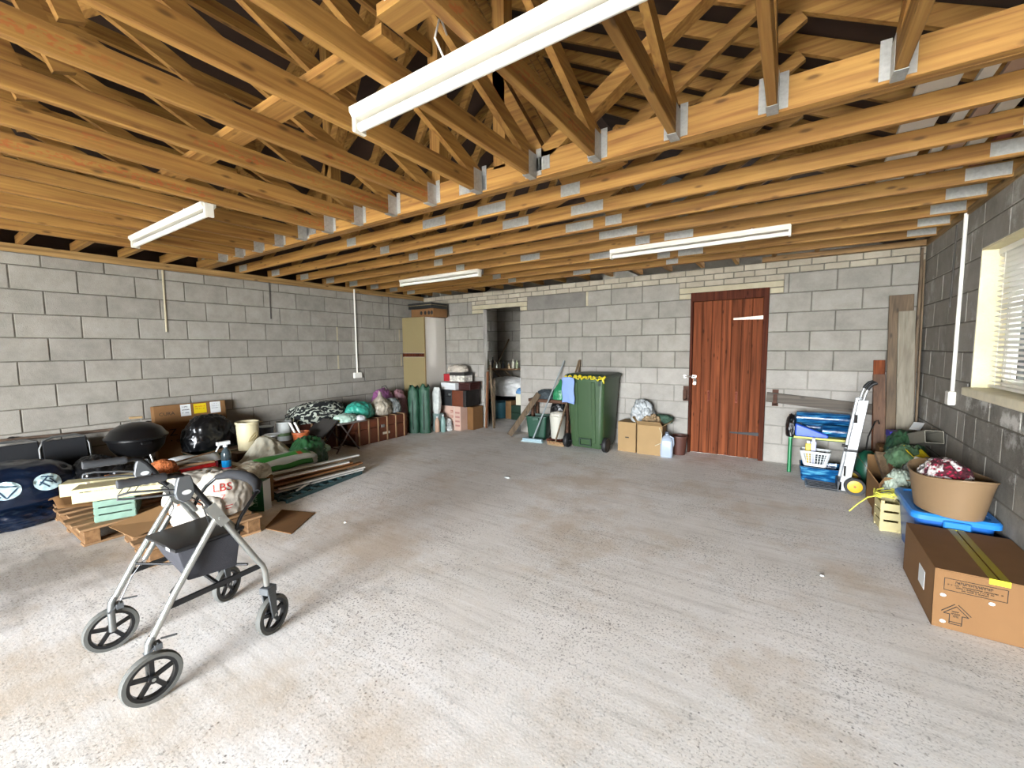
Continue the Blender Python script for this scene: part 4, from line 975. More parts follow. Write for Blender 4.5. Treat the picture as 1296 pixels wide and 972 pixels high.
text_mesh('print', 'CURA', .055, M_ink, fc, (.0604, -.24, .70), (PI/2, 0, PI/2)); text_mesh('print', 'Z', .11, M_ink, fc, (.0604, -.20, .48), (PI/2, 0, PI/2), sx=1.1)
text_mesh('print', '•  o', .06, M_ink, fc, (.0604, -.19, .39), (PI/2, 0, PI/2))
bag('refuse_sack', 'black bin bag propped against the labelled flat carton', 'bag', (-5.66, 2.05, .28), .16, .25, .27, M_bag, 21, .15, crumple=.11)
dg = thing('plastic_crate', 'dark green plastic crate with brown rim holding a black bag', 'crate', (-5.55, 2.08, 0))
loft('body', [[(x, y, z) for x, y in rrect(w, d, .04)] for w, d, z in ((.36, .5, 0), (.40, .56, .27), (.38, .54, .27), (.36, .5, .05))], mat('dark_green_plastic', '#12301f', .5), dg)
MB().tube([(x, y, .275) for x, y in rrect(.41, .57, .04)], .008, 8, closed=True).build('rim', mat('brown_rim', '#5d4a35', .6), dg, smooth=.9)

# ---------------- paint pots and buckets
def pot(name, label, loc, r0, r1, h, m, cat='bucket', rim=True, lidm=None, handle=False, group=None):
    o = thing(name, label, cat, loc, 0, group)
    MB().lathe([(r0*.98, 0), (r0, .006), (r1, h), (r1-.006, h), (r0-.006, .012), (0.0001, .01)], 28).build('body', m, o, smooth=.6)
    if rim: MB().lathe([(r1+.001, h-.025), (r1+.006, h-.02), (r1+.006, h+.001), (r1-.004, h+.001), (r1-.004, h-.025), (r1+.001, h-.025)], 28).build('rim', m, o, smooth=.6)
    if lidm: MB().lathe([(r1+.004, h-.006), (r1+.005, h+.006), (r1-.01, h+.008), (0.0001, h+.006)], 28).build('lid', lidm, o, smooth=.6)
    if handle: MB().tube([(0, r1*math.cos(a), h*.85-.03*math.sin(a)*0+r1*.55*math.sin(a)*-1) for a in [PI*k/12 for k in range(13)]], .003, 6).build('wire_handle', M_alu, o, smooth=.9)
    return o
M_cream = mat('cream_plastic', '#e4d7ae', .45)
stand = boxthing('wooden_box', 'low brown wooden box under the paint pots', (-5.40, 2.52, 0), .5, .8, .26, wood('brown_box', '#6b5138', '#49351f', 'y'))
cp = pot('bucket', 'tall cream bucket with a moulded leaf beside paint tins', (-5.27, 2.30, .26), .105, .118, .33, M_cream)
lf = MB(); 
for k in range(7):
    t = k/6
lf.tube([(.116, -.03, .12), (.118, .0, .15), (.118, .035, .19)], .004, 6).tube([(.114, -.05, .11), (.118, -.03, .155), (.118, .02, .205), (.116, .05, .21), (.118, .04, .16), (.117, .0, .12), (.114, -.05, .11)], .003, 6)
lf.build('leaf_relief', mat('cream_relief', '#cdb981', .5), cp, smooth=.9)
pot('paint_tin', 'dark labelled paint tin beside the cream bucket', (-5.48, 2.60, .26), .085, .085, .20, mat('tin_dark', '#5c6066', .4, .5, nscale=8, namt=.5), 'tin', lidm=M_alu)
pt = pot('paint_tin', 'white paint tin on the low brown box', (-5.43, 2.80, .26), .088, .09, .24, mat('tin_white', '#d7dbd6', .4), 'tin')
MB().lathe([(.0895, .06), (.0895, .10)], 28).build('tin_band', mat('tin_green', '#6d8a58', .5), pt, smooth=.8)
pot('plate', 'white upturned plastic lid lying by the paint tins', (-5.12, 2.50, .40), .06, .09, .02, M_print, 'lid', rim=False)
pot('flower_pot', 'orange plastic pot holding two white tubes', (-5.18, 2.88, .26), .085, .10, .12, mat('orange_plastic', '#c96a3a', .5), 'pot')
for i, (dx, dy) in enumerate(((.0, -.03), (.02, .02))): slab('plastic_tube', 'white plastic tube standing in the orange pot', 'tube', (-5.18+dx, 2.88+dy, .27), (-5.26+dx, 2.82+dy, .50), .022, .022, M_pvc, 'tubes in the orange pot')
bag('carrier_bag', 'dark green crumpled plastic bag by the board stack', 'bag', (-4.86, 2.78, 0), .17, .20, .25, mat('green_bag', '#2c5a34', .35), 31, .2, crumple=.14)
bag('carrier_bag', 'pale green and white packet lying on the green bag', 'bag', (-4.80, 2.93, .16), .06, .1, .06, mat('green_white_bag', '#a8c8a0', .4), 32, .2, crumple=.12)

# ---------------- draped sheet, compost sacks, spray bottle
def sheet(u, v):
    y = 1.98+.78*u; x = -5.08+.36*v
    z = .36*math.exp(-((u-.52)/.36)**2)*(1-.72*v**1.1)+.06*(1-v)
    ang = math.atan2(u-.52, v+.12)
    z += .022*(1-abs(math.sin(ang*9+2*fbm((u*2, v*2, 3)))))*(.25+v)*1.2 + .025*fbm((u*7, v*6, 1))
    return (x+.03*math.sin(u*8), y+.04*math.sin(v*5), max(z, .19-.08*v+.012*math.sin(u*40)))
tag(MB().grid(sheet, 70, 40).build('dust_sheet', mat('dust_sheet', '#d5cfb8', .85, nscale=7, namt=.1, bump=.3, bscale=30), smooth=2, solid=.008), 'off-white crumpled dust sheet draped over sacks in a peak', 'sheet')
cs = thing('compost_sack', 'white and green printed sack under the draped dust sheet', 'sack', (-4.60, 2.30, .13), .06)
link('body', blob_mesh('body', .17, .40, .10, mat('sack_white', '#dcded2', .45), 41, .03, 1.6, 4.0), cs, (0, 0, 0))
MB().grid(lambda u, v: (.0+.13*v, -.28+.58*u, .158+.006*math.sin(u*9)-.045*v*v), 12, 6).build('green_print', mat('sack_green', '#3f9a3a', .45), cs, smooth=2, solid=.003)
MB().grid(lambda u, v: (.168+.02*v, -.22+.5*u, .085-.05*v+.006*math.sin(u*11)), 12, 3).build('green_print', mat('sack_green', '#3f9a3a', .45), cs, smooth=2, solid=.003)
MB().grid(lambda u, v: (.06+.05*v, .16+.05*u, .158-.02*v), 3, 3).build('red_print', mat('sack_orange', '#b8562e', .5), cs, solid=.003)
sb = thing('spray_bottle', 'trigger spray bottle with blue liquid and white head', 'bottle', (-4.66, 1.82, .26))
MB().lathe([(.035, 0), (.042, .01), (.042, .07)], 20).build('liquid', mat('blue_liquid', '#1f9be0', .2), sb, smooth=.7)
MB().lathe([(.042, .07), (.043, .13), (.033, .165), (.016, .19), (.016, .20)], 20).build('bottle', mat('smoky_clear', '#5f7076', .15, trans=.5), sb, smooth=.7)
MB().lathe([(.02, .20), (.02, .225)], 16).box(-.02, -.075, .225, .02, .04, .26).bar((0, -.05, .228), (0, -.085, .17), .015, .012).build('trigger_head', M_print, sb, bevel=.003)
MB().lathe([(.043, -.012), (.043, .0)], 20).build('pink_base', mat('pink_plastic', '#d23a5c', .4), sb, smooth=.7)
sup = boxthing('cardboard_box', 'brown carton supporting the spray bottle', (-4.72, 1.66, 0), .38, .5, .245, M_card2)
rt_ = thing('caulking_gun', 'red tubular sealant gun lying across the clutter', 'tool', (-4.68, 1.60, .30), .12)
MB().tube([(0, -.16, 0), (0, .13, 0)], .026, 12).build('barrel', mat('red_paint', '#c01f22', .35), rt_, smooth=.9)
MB().tube([(0, -.21, .0), (0, -.16, .0)], .012, 8).build('nozzle', mat('dark_nozzle', '#7b6a48', .5), rt_, smooth=.9)
MB().box(-.012, .12, -.03, .012, .16, .03).build('handle', mat('red_paint', '#c01f22', .35), rt_, bevel=.004)
tag(link('net_bag', blob_mesh('net_bag', .07, .10, .09, mat('orange_net', '#c8703a', .7, nscale=40, namt=.5, bump=.6, bscale=120), 44, .12, 3), None, (-4.72, 1.33, .30), (0, 0, 0)), 'small orange net bag beside the red sealant gun', 'bag')
ob = carton('cardboard_box', 'orange-brown carton below the barbecue', (-5.02, 1.30, 0), .36, .50, .29, .1, mat('cardboard_orange', '#9c6234', .9))
for i, (x, y, z, rz) in enumerate(((-4.84, 1.50, .325, .3), (-4.92, 1.66, .34, -.1))):
    tag(MB().grid(lambda u, v: (-.13+.26*u, -.2+.4*v, .02*math.sin(u*5+i)+.015*math.sin(v*6)), 8, 8).build('paper_sheet', M_print, smooth=2, solid=.003, loc=(x, y, z)), ('loose white paper curling over the brown cartons', 'second white sheet lying under the wooden dowel')[i], 'paper').rotation_euler = (0, 0, rz)
slab('dowel', 'slim pale dowel resting across white papers', 'stick', (-4.72, 1.28, .37), (-4.96, 1.95, .39), .012, .012, M_pal)
slab('dowel', 'white round stick poking out over the cream carton', 'stick', (-4.55, .80, .39), (-4.80, 1.45, .36), .016, .016, M_pvc)
slab('timber_batten', 'long pale batten lying across the orange carton', 'batten', (-4.90, 1.05, .33), (-4.66, 1.72, .34), .03, .02, M_pal)

# ---------------- pallets
def pallet(name, label, x0, x1, y0, y1, n, h=.13, rz=0):
    o = thing(name, label, 'pallet', ((x0+x1)/2, (y0+y1)/2, 0), rz); a, b = (x1-x0)/2, (y1-y0)/2
    for y in (-b+.05, 0, b-.05): B('bearer', M_palx, o, -a, y-.045, .018, a, y+.045, h-.018, .003)
    rr = random.Random(n)
    for i in range(n):
        x = -a+.05+i*(2*a-.1)/(n-1); w = rr.uniform(.04, .052); e0, e1 = rr.uniform(-.01, .05), rr.uniform(-.01, .03)
        B('slat', M_pal, o, x-w, -b-e0, h-.018, x+w, b+e1, h, .003)
    for i in (0, n//2, n-1):
        x = -a+.05+i*(2*a-.1)/(n-1); B('bottom_board', M_pal, o, x-.045, -b, 0, x+.045, b, .018, .003)
    return o
pallet('pallet', 'grey wooden pallet with ragged slat ends beside navy sacks', -5.18, -4.22, .70, 1.66, 7)
pallet('pallet', 'orange wooden pallet under the printed paper sacks', -4.12, -3.42, .88, 1.56, 5, rz=-.06)
tag(MB().hexa([(-4.12, .82, .135), (-3.72, .86, .135), (-3.78, 1.14, .165), (-4.10, 1.12, .20), (-4.12, .82, .139), (-3.72, .86, .139), (-3.78, 1.14, .169), (-4.10, 1.12, .204)]).build('cardboard_sheet', M_card), 'torn flat cardboard sheet lying on the orange pallet', 'cardboard')
tag(MB().hexa([(-3.44, 1.58, .0), (-3.16, 1.64, .0), (-3.40, 1.98, .0), (-3.72, 1.86, .0), (-3.44, 1.58, .005), (-3.16, 1.64, .006), (-3.40, 1.98, .005), (-3.72, 1.86, .005)]).build('cardboard_sheet', M_card2), 'brown cardboard sheet lying flat on the floor by the sacks', 'cardboard')
tag(MB().grid(lambda u, v: (-5.05+.35*u, .66+.3*v, .20+.05*math.sin(u*3)+.06*v*math.sin(u*5)), 8, 6).build('kraft_paper', M_card2, smooth=2, solid=.004), 'crumpled brown paper on the grey pallet by black bags', 'paper')
tc_ = thing('produce_crate', 'pale turquoise wooden fruit crate on the grey pallet', 'crate', (-4.42, .95, .13), -.35)
M_tq = mat('turquoise_wood', '#7a9886', .75, nscale=12, namt=.2)
for i in range(3):
    z = .005+i*.055
    for s in (-1, 1): B('slat', M_tq, tc_, -.15, s*.115-.006, z, .15, s*.115+.006, z+.046, .002); B('slat', M_tq, tc_, s*.15-.006, -.115, z, s*.15+.006, .115, z+.046, .002)
for sx in (-1, 1):
    for sy in (-1, 1): B('corner_post', M_tq, tc_, sx*.14-.012, sy*.105-.012, 0, sx*.14+.012, sy*.105+.012, .165)
B('base', M_tq, tc_, -.145, -.11, 0, .145, .11, .008)
M_crm = mat('cream_card', '#cfc598', .8, nscale=8, namt=.04)
def longbox(label, loc, L_, w, h, rz, marks=True, tilt=0):
    o = thing('long_carton', label, 'box', loc, 0, None, (0, tilt, rz)); B('body', M_crm, o, -L_/2, -w/2, 0, L_/2, w/2, h, .003)
    if marks:
        glyph_row('print', o, M_ink, (-L_*.45, -w/2-.0006, h*.72), (1, 0, 0), (0, 0, 1), L_*.5, .008, 71, .5); glyph_row('print', o, M_ink, (L_*.1, -w/2-.0006, h*.62), (1, 0, 0), (0, 0, 1), L_*.36, .009, 72)
        am2 = MB()
        for k in range(3):
            x = -.02+.045*k
            am2.bar((x-.012, -w/2-.0008, .03), (x+.018, -w/2-.0008, .075), .006, .001, up=(0, 1, 0)); am2.bar((x+.012, -w/2-.0008, .026), (x+.02, -w/2-.0008, .034), .007, .001, up=(0, 1, 0))
        am2.build('print_strokes', M_ink, o)
    return o
longbox('long cream carton printed with slanting strokes over turquoise crate', (-4.30, .98, .30), .58, .16, .105, 1.12)
longbox('long cream carton lying behind the stroke-printed one', (-4.58, .92, .30), .50, .14, .10, 1.05, False)
bag('paper_wad', 'scrap of crumpled white packing paper on the orange pallet', 'paper', (-3.88, 1.22, .135), .08, .10, .07, M_print, 75, .4, crumple=.15)
# cement sacks
M_sack = mat('paper_sack', '#cfc7b8', .85, nscale=6, namt=.10, bump=.4, bscale=18)
for i, (x, y, z, rx, ry, rz, sd, rot, lab) in enumerate(((-3.76, 1.45, .13, .14, .17, .225, 81, .3, 'white paper sack with red print slumped on the orange pallet'), (-4.02, 1.36, .13, .15, .22, .21, 82, .2, 'pale paper sack behind the red-printed one'), (-3.72, 1.25, .13, .14, .16, .13, 83, -.2, 'flat pale paper sack with brown lettering on the orange pallet'))):
    o = bag('cement_sack', lab, 'sack', (x, y, z), rx, ry, rz, M_sack, sd, rot, crumple=.075, boxy=3.2, freq=1.8)
    if i == 0:
        Mf = frame_at((.12, -.12, .235), (.75, -.55, .35))
        decal('sack_print', text_data('LBS', .085), M_red_ink, o, Mf, .003)
        decal('sack_print', text_data('Z', .05), M_red_ink, o, frame_at((.12, -.12, .16), (.8, -.55, .2)), .003)
        decal('sack_print', line_data([(-.05, 0, .06, .004), (-.02, -.02, .05, -.018), (-.03, .04, -.01, .015)], .006), M_red_ink, o, frame_at((.12, -.12, .085), (.8, -.55, .1)), .003)
    if i == 2:
        Mf = frame_at((.05, -.05, .15), (.55, -.4, .75))
        for k in range(3): decal('sack_print', line_data([(-.08+.035*q, .035-.03*k, -.055+.035*q, .037-.03*k) for q in range(5)], .012), mat('print_brown', '#a2603c', .8), o, Mf, .003)
gbx = thing('seed_box', 'upright green box with white lettering beside the paper sacks', 'box', (-3.90, 1.76, 0), .55)
B('body', mat('seed_green', '#2c7a4c', .45), gbx, -.075, -.05, 0, .075, .05, .27, .003); B('edge_stripe', M_print, gbx, .0745, -.051, 0, .0765, .051, .27)
text_mesh('print', 'Lawn', .055, mat('print_pale_green', '#bfe6cc', .6), gbx, (.0, -.0505, .10), (PI/2, -PI/2, 0))
bag('cloth', 'crumpled cream cloth folded over the top of the green box', 'cloth', (-4.10, 1.80, .25), .14, .14, .09, mat('cream_cloth', '#ddd6be', .9, bump=.3, bscale=60), 95, .2, crumple=.12)
boxthing('carton', 'small brown carton under the cream cloth', (-4.12, 1.82, 0), .24, .22, .25, M_card2, .2)
# ---------------- stack of boards on a teal plastic pallet
tp = thing('plastic_pallet', 'flat teal plastic grid pallet under the board stack', 'pallet', (-4.22, 2.38, 0), .20)
M_teal = mat('teal_plastic', '#3c5c5e', .5)
for i in range(6): B('rail', M_teal, tp, -.30+.115*i, -.48, 0, -.275+.115*i, .50, .035, .003)
for i in range(9): B('cross_rib', M_teal, tp, -.30, -.46+.115*i, .005, .30, -.44+.115*i, .03, .002)
rr = random.Random(12)
brd = [(-4.14, .040, .06, 'white'), (-4.20, .058, .05, 'pine'), (-4.12, .078, .045, 'white'), (-4.22, .098, .07, 'grey'), (-4.30, .045, .09, 'pine'), (-4.17, .122, .06, 'brown'), (-4.26, .150, .08, 'brown'), (-4.20, .180, .055, 'white'), (-4.34, .185, .09, 'grey'), (-4.31, .212, .05, 'white'), (-4.42, .05, .12, 'brown'), (-4.42, .10, .10, 'grey'), (-4.43, .145, .10, 'pine')]
bm_ = {'white': M_wht, 'pine': M_pal, 'grey': M_wd, 'brown': wood('brown_board', '#a97446', '#7c4f2b', 'y')}
bl_ = {'white': 'white painted skirting length in the board stack', 'pine': 'pale pine batten in the board stack', 'grey': 'weathered grey-brown board in the board stack', 'brown': 'orange-brown floorboard in the board stack'}
for i, (x, z, w, k) in enumerate(brd):
    a = rr.uniform(.04, .12); y0 = 1.96+rr.uniform(-.05, .10); y1 = 2.86+rr.uniform(-.05, .16)
    slab('board', bl_[k], 'board', (x+.02, y0, z*.78+.012), (x+.02-a*.7+.12, y1, z*.78+.016), w, .015, bm_[k], k+' boards in the stack by the wall')
slab('plastic_trim', 'bent white plastic trim offcut on the teal pallet edge', 'trim', (-3.98, 2.14, .045), (-4.06, 2.32, .06), .02, .01, M_pvc)

# ---------------- folding seat with bags, brown trunks
ch = thing('folding_chair', 'brown metal folding chair loaded with bags beside the trunk', 'chair', (-5.28, 3.42, 0), 0)
M_brm = mat('brown_metal', '#6c5d57', .5, .4)
for x in (-.20, .17):
    MB().tube([(x, -.10, 0), (x, .20, .40), (x, .22, .43)], .010, 8).build('leg', M_brm, ch, smooth=.9)
    MB().tube([(x, .26, 0), (x, -.02, .40)], .010, 8).build('leg', M_brm, ch, smooth=.9)
MB().tube([(-.20, .21, .10), (.17, .21, .10)], .008, 8).tube([(-.2, -.06, .06), (.17, -.06, .06)], .008, 8).build('stretcher', M_brm, ch, smooth=.9)
B('seat', mat('grey_brown_seat', '#7b736c', .6), ch, -.22, -.06, .385, .19, .40, .41, .008)
MB().hexa([(-.22, -.30, .28), (.19, -.30, .28), (.19, -.285, .26), (-.22, -.285, .26), (-.22, -.08, .47), (.19, -.08, .47), (.19, -.065, .45), (-.22, -.065, .45)]).build('backrest', mat('dark_seat', '#3b3733', .7), ch, bevel=.005)
bag('carrier_bag', 'white and mint carrier bag lying on the folding chair seat', 'bag', (-5.22, 3.55, .41), .12, .16, .07, mat('mint_bag', '#c9e6d4', .4), 101, .1, crumple=.14)
bag('carrier_bag', 'small white paper parcel on the folding chair corner', 'bag', (-5.14, 3.74, .41), .06, .07, .045, M_wbag, 102, .1, crumple=.14)
def trunk(label, x0, x1, y0, y1, h, m, ribs):
    o = thing('trunk', label, 'trunk', ((x0+x1)/2, (y0+y1)/2, 0)); a, b = (x1-x0)/2, (y1-y0)/2
    B('body', m, o, -a, -b, 0, a, b, h*.62, .012, .5, 2); B('lid', m, o, -a-.003, -b-.003, h*.63, a+.003, b+.003, h, .015, .5, 2)
    rbm = mat('leather_edge', '#a7825c', .5)
    for i in range(ribs):
        y = -b+.06+i*(2*b-.12)/(ribs-1)
        MB().box(a-.004, y-.012, 0, a+.012, y+.012, h+.006).box(-a, y-.012, h-.004, a+.012, y+.012, h+.010).build('wooden_rib', rbm, o, bevel=.003)
    B('name_plate', mat('plate_cream', '#ddd0b8', .4), o, a+.001, .0, h*.28, a+.008, .13, h*.37); B('lock', M_alu, o, a, -.03, h*.58, a+.012, .03, h*.70, .002)
    return o
M_leath = mat('brown_leather', '#6e3a24', .45, nscale=10, namt=.25)
trunk('long brown travel trunk with ribs and cream name plate', -5.68, -5.24, 3.72, 4.70, .37, M_leath, 6)
trunk('reddish brown trunk mostly hidden behind the folding chair', -5.94, -5.52, 2.98, 3.66, .40, mat('red_leather', '#5a2a1c', .5, nscale=10, namt=.25), 4)
def check_mat():
    m = bpy.data.materials.new('patterned_fabric'); m.use_nodes = True; nt = m.node_tree; N = nt.nodes; L = nt.links; b = N['Principled BSDF']; b.inputs['Roughness'].default_value = .9
    tc = N.new('ShaderNodeTexCoord'); nz = N.new('ShaderNodeTexNoise'); nz.inputs['Scale'].default_value = 7; L.new(tc.outputs['Object'], nz.inputs['Vector'])
    mx_ = N.new('ShaderNodeMix'); mx_.data_type = 'VECTOR'; mx_.inputs['Factor'].default_value = .18; L.new(tc.outputs['Object'], mx_.inputs['A']); L.new(nz.outputs['Color'], mx_.inputs['B'])
    w1 = N.new('ShaderNodeTexWave'); w1.inputs['Scale'].default_value = 7; w1.inputs['Distortion'].default_value = 5; L.new(mx_.outputs['Result'], w1.inputs['Vector'])
    cr = N.new('ShaderNodeValToRGB'); cr.color_ramp.interpolation = 'CONSTANT'; cr.color_ramp.elements[0].color = (*lin('#15181a'), 1); cr.color_ramp.elements[1].position = .55; cr.color_ramp.elements[1].color = (*lin('#3b423c'), 1)
    e = cr.color_ramp.elements.new(.78); e.color = (*lin('#c3c8b8'), 1)
    L.new(w1.outputs['Fac'], cr.inputs['Fac']); L.new(cr.outputs['Color'], b.inputs['Base Color']); return m
bag('blanket', 'black and grey patterned blanket bundle on the hidden trunk', 'blanket', (-5.64, 3.42, .40), .22, .42, .19, check_mat(), 111, -.05, crumple=.10)
bag('carrier_bag', 'turquoise plastic bag slumped on the ribbed trunk', 'bag', (-5.46, 3.95, .38), .17, .23, .17, mat('turquoise_bag', '#3fae98', .35, nscale=5, namt=.2), 112, .2, crumple=.11)
bag('carrier_bag', 'clear plastic bag of mixed bottles on the ribbed trunk', 'bag', (-5.46, 4.36, .38), .15, .17, .19, mat('clear_mixed', '#b7ad9b', .25, nscale=14, namt=.6, bump=.4, bscale=20), 113, .2, crumple=.13, neck=.3)
bag('carrier_bag', 'grey carrier bag with white print at the trunk end', 'bag', (-5.48, 4.60, .38), .13, .12, .16, mat('grey_bag', '#8f9492', .3, nscale=16, namt=.5), 114, .1, crumple=.13)
bag('carrier_bag', 'purple plastic bag with black handle near the corner cupboard', 'bag', (-5.78, 4.66, .30), .14, .2, .30, mat('purple_bag', '#9a5c8c', .35), 115, .1, crumple=.12)
bag('carrier_bag', 'pink patterned bag beside the purple bag', 'bag', (-5.75, 4.98, .25), .12, .14, .30, mat('pink_bag', '#b98c94', .5, nscale=12, namt=.3), 116, .1, crumple=.12)
tag(MB().tube([(-5.70, 4.60, .72), (-5.69, 4.58, .79), (-5.69, 4.66, .81), (-5.70, 4.72, .73)], .006, 6).build('bag_handle', M_blk, smooth=.9), 'black loop handle sticking up from the purple bag', 'handle')
boxthing('cardboard_box', 'small tan carton between trunk and green chair bags', (-5.50, 4.84, 0), .22, .18, .26, M_card3)
boxthing('shoe_box', 'dark carton supporting the purple and pink bags', (-5.80, 4.80, 0), .3, .5, .26, M_card2)

# ---------------- green chair bags, cupboard, boxes in the corner
M_cg = mat('green_nylon', '#24513a', .6, bump=.3, bscale=25)
for i, (x, y, h) in enumerate(((-5.31, 4.93, .78), (-5.14, 5.02, .80))):
    o = thing('chair_bag', ('upright green folding chair bag standing nearer the trunk', 'upright green folding chair bag standing nearer the pink box')[i], 'bag', (x, y, 0), .5)
    rings = []; n = 32
    for k in range(33):
        t = k/32; z = h*t; rg = []
        for j in range(n):
            an = 2*PI*j/n; c_, s_ = math.cos(an), math.sin(an)
            kk = (abs(c_)**3+abs(s_)**3)**(-1/3)
            fold = .10*noise.noise(Vector((c_*1.6, s_*1.6, z*9+i*7)))+.07*(1-2*abs(noise.noise(Vector((c_*3, s_*3, z*5+i*3)))))
            r = .088*kk*(1+fold)
            if t > .93: r *= 1-(t-.93)*5*(.5+.5*abs(math.sin(an*2.5+i)))
            rg.append((r*1.0*c_, r*.8*s_, z+(.035*math.sin(an*3+i) if t > .93 else 0)))
        rings.append(rg)
    loft('body', rings, M_cg, o, smooth=1.2)
    MB().tube([(0, -.075, .06), (.0, -.08, .4), (0, -.07, h-.12)], .006, 6).build('zip', M_blk, o, smooth=.9)
    MB().tube([(.02, -.03, h-.01), (.0, -.05, h+.03), (-.03, .0, h+.03), (-.02, .03, h-.01)], .008, 6).build('drawstring_top', M_cg, o, smooth=.9)
cup = thing('cupboard', 'tall narrow cupboard with beige doors and white side panel', 'cupboard', (-5.72, 5.58, 0))
M_beige = mat('beige_laminate', '#97875f', .5, nscale=3, namt=.04); M_cw = mat('white_laminate', '#d9d3c6', .5)
B('carcass', M_cw, cup, -.29, -.21, .05, .27, .31, 1.985, .003)
B('plinth', M_dark, cup, -.28, -.19, 0, .26, .30, .05)
B('door', M_beige, cup, -.29, -.232, .06, .268, -.212, 1.27, .003); B('door', M_beige, cup, -.29, -.232, 1.345, .268, -.212, 1.985, .003)
B('handle_rail', M_dark, cup, -.29, -.24, 1.275, .268, -.21, 1.34, .003); B('hinge_strip', mat('trim_tan', '#a48a5c', .5), cup, .268, -.232, .05, .274, -.205, 1.985)
boxthing('cardboard_box', 'cardboard tray with dark circles printed along its side on cupboard', (-5.60, 5.64, 1.987), .56, .36, .15, M_card2)
pr = bpy.data.objects['cardboard_box.00%d' % 0] if False else None
def rings_print(parent, y, xs, z):
    mb = MB()
    for x in xs: mb.prism([(x+.03*math.cos(2*PI*k/12), z+.035*math.sin(2*PI*k/12)) for k in range(12)], -.001, .001, Matrix.Translation((0, y, 0)) @ Matrix.Rotation(PI/2, 4, 'X'))
    mb.build('print', M_ink, parent)
lastbox = [o for o in bpy.data.objects if o.type == 'EMPTY' and o.get('label', '').startswith('cardboard tray with dark circles')][0]
rings_print(lastbox, -.181, (-.02, .08, .17, .24), .075)
cs_ = boxthing('flat_case', 'flat black case with pale trim on top of the cupboard', (-5.62, 5.62, 2.139), .58, .40, .10, mat('black_case', '#1e2022', .5), lid=True)
B('trim_band', M_beige, cs_, -.292, -.203, .055, .292, .203, .062)
pk = thing('packing_box', 'pink and white printed carton under the brown suitcases', 'box', (-4.92, 5.62, 0), .0)
M_pk = mat('pink_card', '#d9b5a2', .85, nscale=6, namt=.08)
B('body', M_pk, pk, -.29, -.18, 0, .20, .18, .42, .004)
glyph_row('print', pk, mat('print_rust', '#a85a48', .8), (.03, -.1806, .05), (0, 0, 1), (-1, 0, 0), .30, .06, 121, .9); glyph_row('print', pk, mat('print_rust', '#a85a48', .8), (-.20, -.1806, .16), (0, 0, 1), (-1, 0, 0), .20, .05, 122)
for i in range(4): B('stripe', mat('print_rose', '#b98278', .8), pk, .08+.0*i, -.1808, .07+.075*i, .18, -.18, .10+.075*i)
B('side_panel', mat('pale_pink_card', '#d6c0b0', .85), pk, .05, -.1812, .0, .07, -.18, .42)
boxthing('cardboard_box', 'grey-brown carton standing beside the pink printed carton', (-4.64, 5.74, 0), .13, .28, .40, M_card2)
sc1 = thing('suitcase', 'black and brown suitcase lying on the pink printed carton', 'suitcase', (-4.92, 5.62, .42), .04)
B('shell', mat('black_case', '#1e2022', .5), sc1, -.36, -.20, 0, .02, .2, .28, .02, .5, 2); B('shell', M_leath, sc1, .02, -.205, 0, .32, .2, .28, .02, .5, 2); B('corner_band', M_blk, sc1, .26, -.208, -.002, .325, .205, .285, .01)
B('catch', M_alu, sc1, -.05, -.21, .19, .0, -.198, .22); MB().tube([(-.12, -.205, .17), (-.12, -.235, .17), (.0, -.235, .17), (.0, -.205, .17)], .008, 6).build('handle', M_blk, sc1, smooth=.9)
sc2 = boxthing('suitcase', 'small dark red suitcase under the white shoe box', (-4.80, 5.66, .70), .46, .30, .14, mat('oxblood_leather', '#3c1714', .45), 0.03, 'suitcase', True, bevel=.01)
boxthing('shoe_box', 'white shoe box standing on the small red suitcase', (-4.98, 5.52, .705), .34, .17, .12, M_print, -.05, lid=True, cat='box')
boxthing('gift_box', 'red box beside the striped white box', (-5.12, 5.66, .84), .15, .22, .13, mat('red_box', '#b0262c', .5))
wbx = boxthing('shoe_box', 'white box with black swirl pattern on the stack', (-4.88, 5.66, .84), .32, .24, .16, mat('swirl_box', '#d8d4c6', .6, nscale=22, namt=.7), .05, lid=True, lidm=mat('dark_lid', '#33312c', .6), cat='box')
bag('carrier_bag', 'crumpled pale bag with dark print topping the box stack', 'bag', (-4.95, 5.66, 1.0), .17, .13, .09, mat('pale_print_bag', '#c9bfae', .5, nscale=12, namt=.35), 131, .1, crumple=.15)
fb_ = loft('carrier_bag', [[(-5.06+x*(1+.35*noise.noise(Vector((x*25, z*9, 1)))), 5.22+y*(1+.25*noise.noise(Vector((y*20, z*6, 5)))), .30+z) for x, y in rrect(w, d, .02, 3)] for w, d, z in ((.10, .06, 0), (.13, .085, .06), (.15, .09, .2), (.15, .08, .34), (.13, .05, .42), (.12, .03, .46))], mat('floral_bag', '#d5d9d2', .6, nscale=20, namt=.2))
tag(fb_, 'white floral carrier bag hanging beside the green chair bags', 'bag')
boxthing('storage_box', 'pale grey-green box under the floral carrier bag', (-5.06, 5.24, 0), .16, .12, .31, mat('grey_green_box', '#7f9590', .6))
bag('carrier_bag', 'white and black carrier bag on the floor by the pink carton', 'bag', (-4.98, 5.36, 0), .11, .08, .15, mat('bw_bag', '#c6c8c4', .45, nscale=14, namt=.8), 133, .1, crumple=.14)
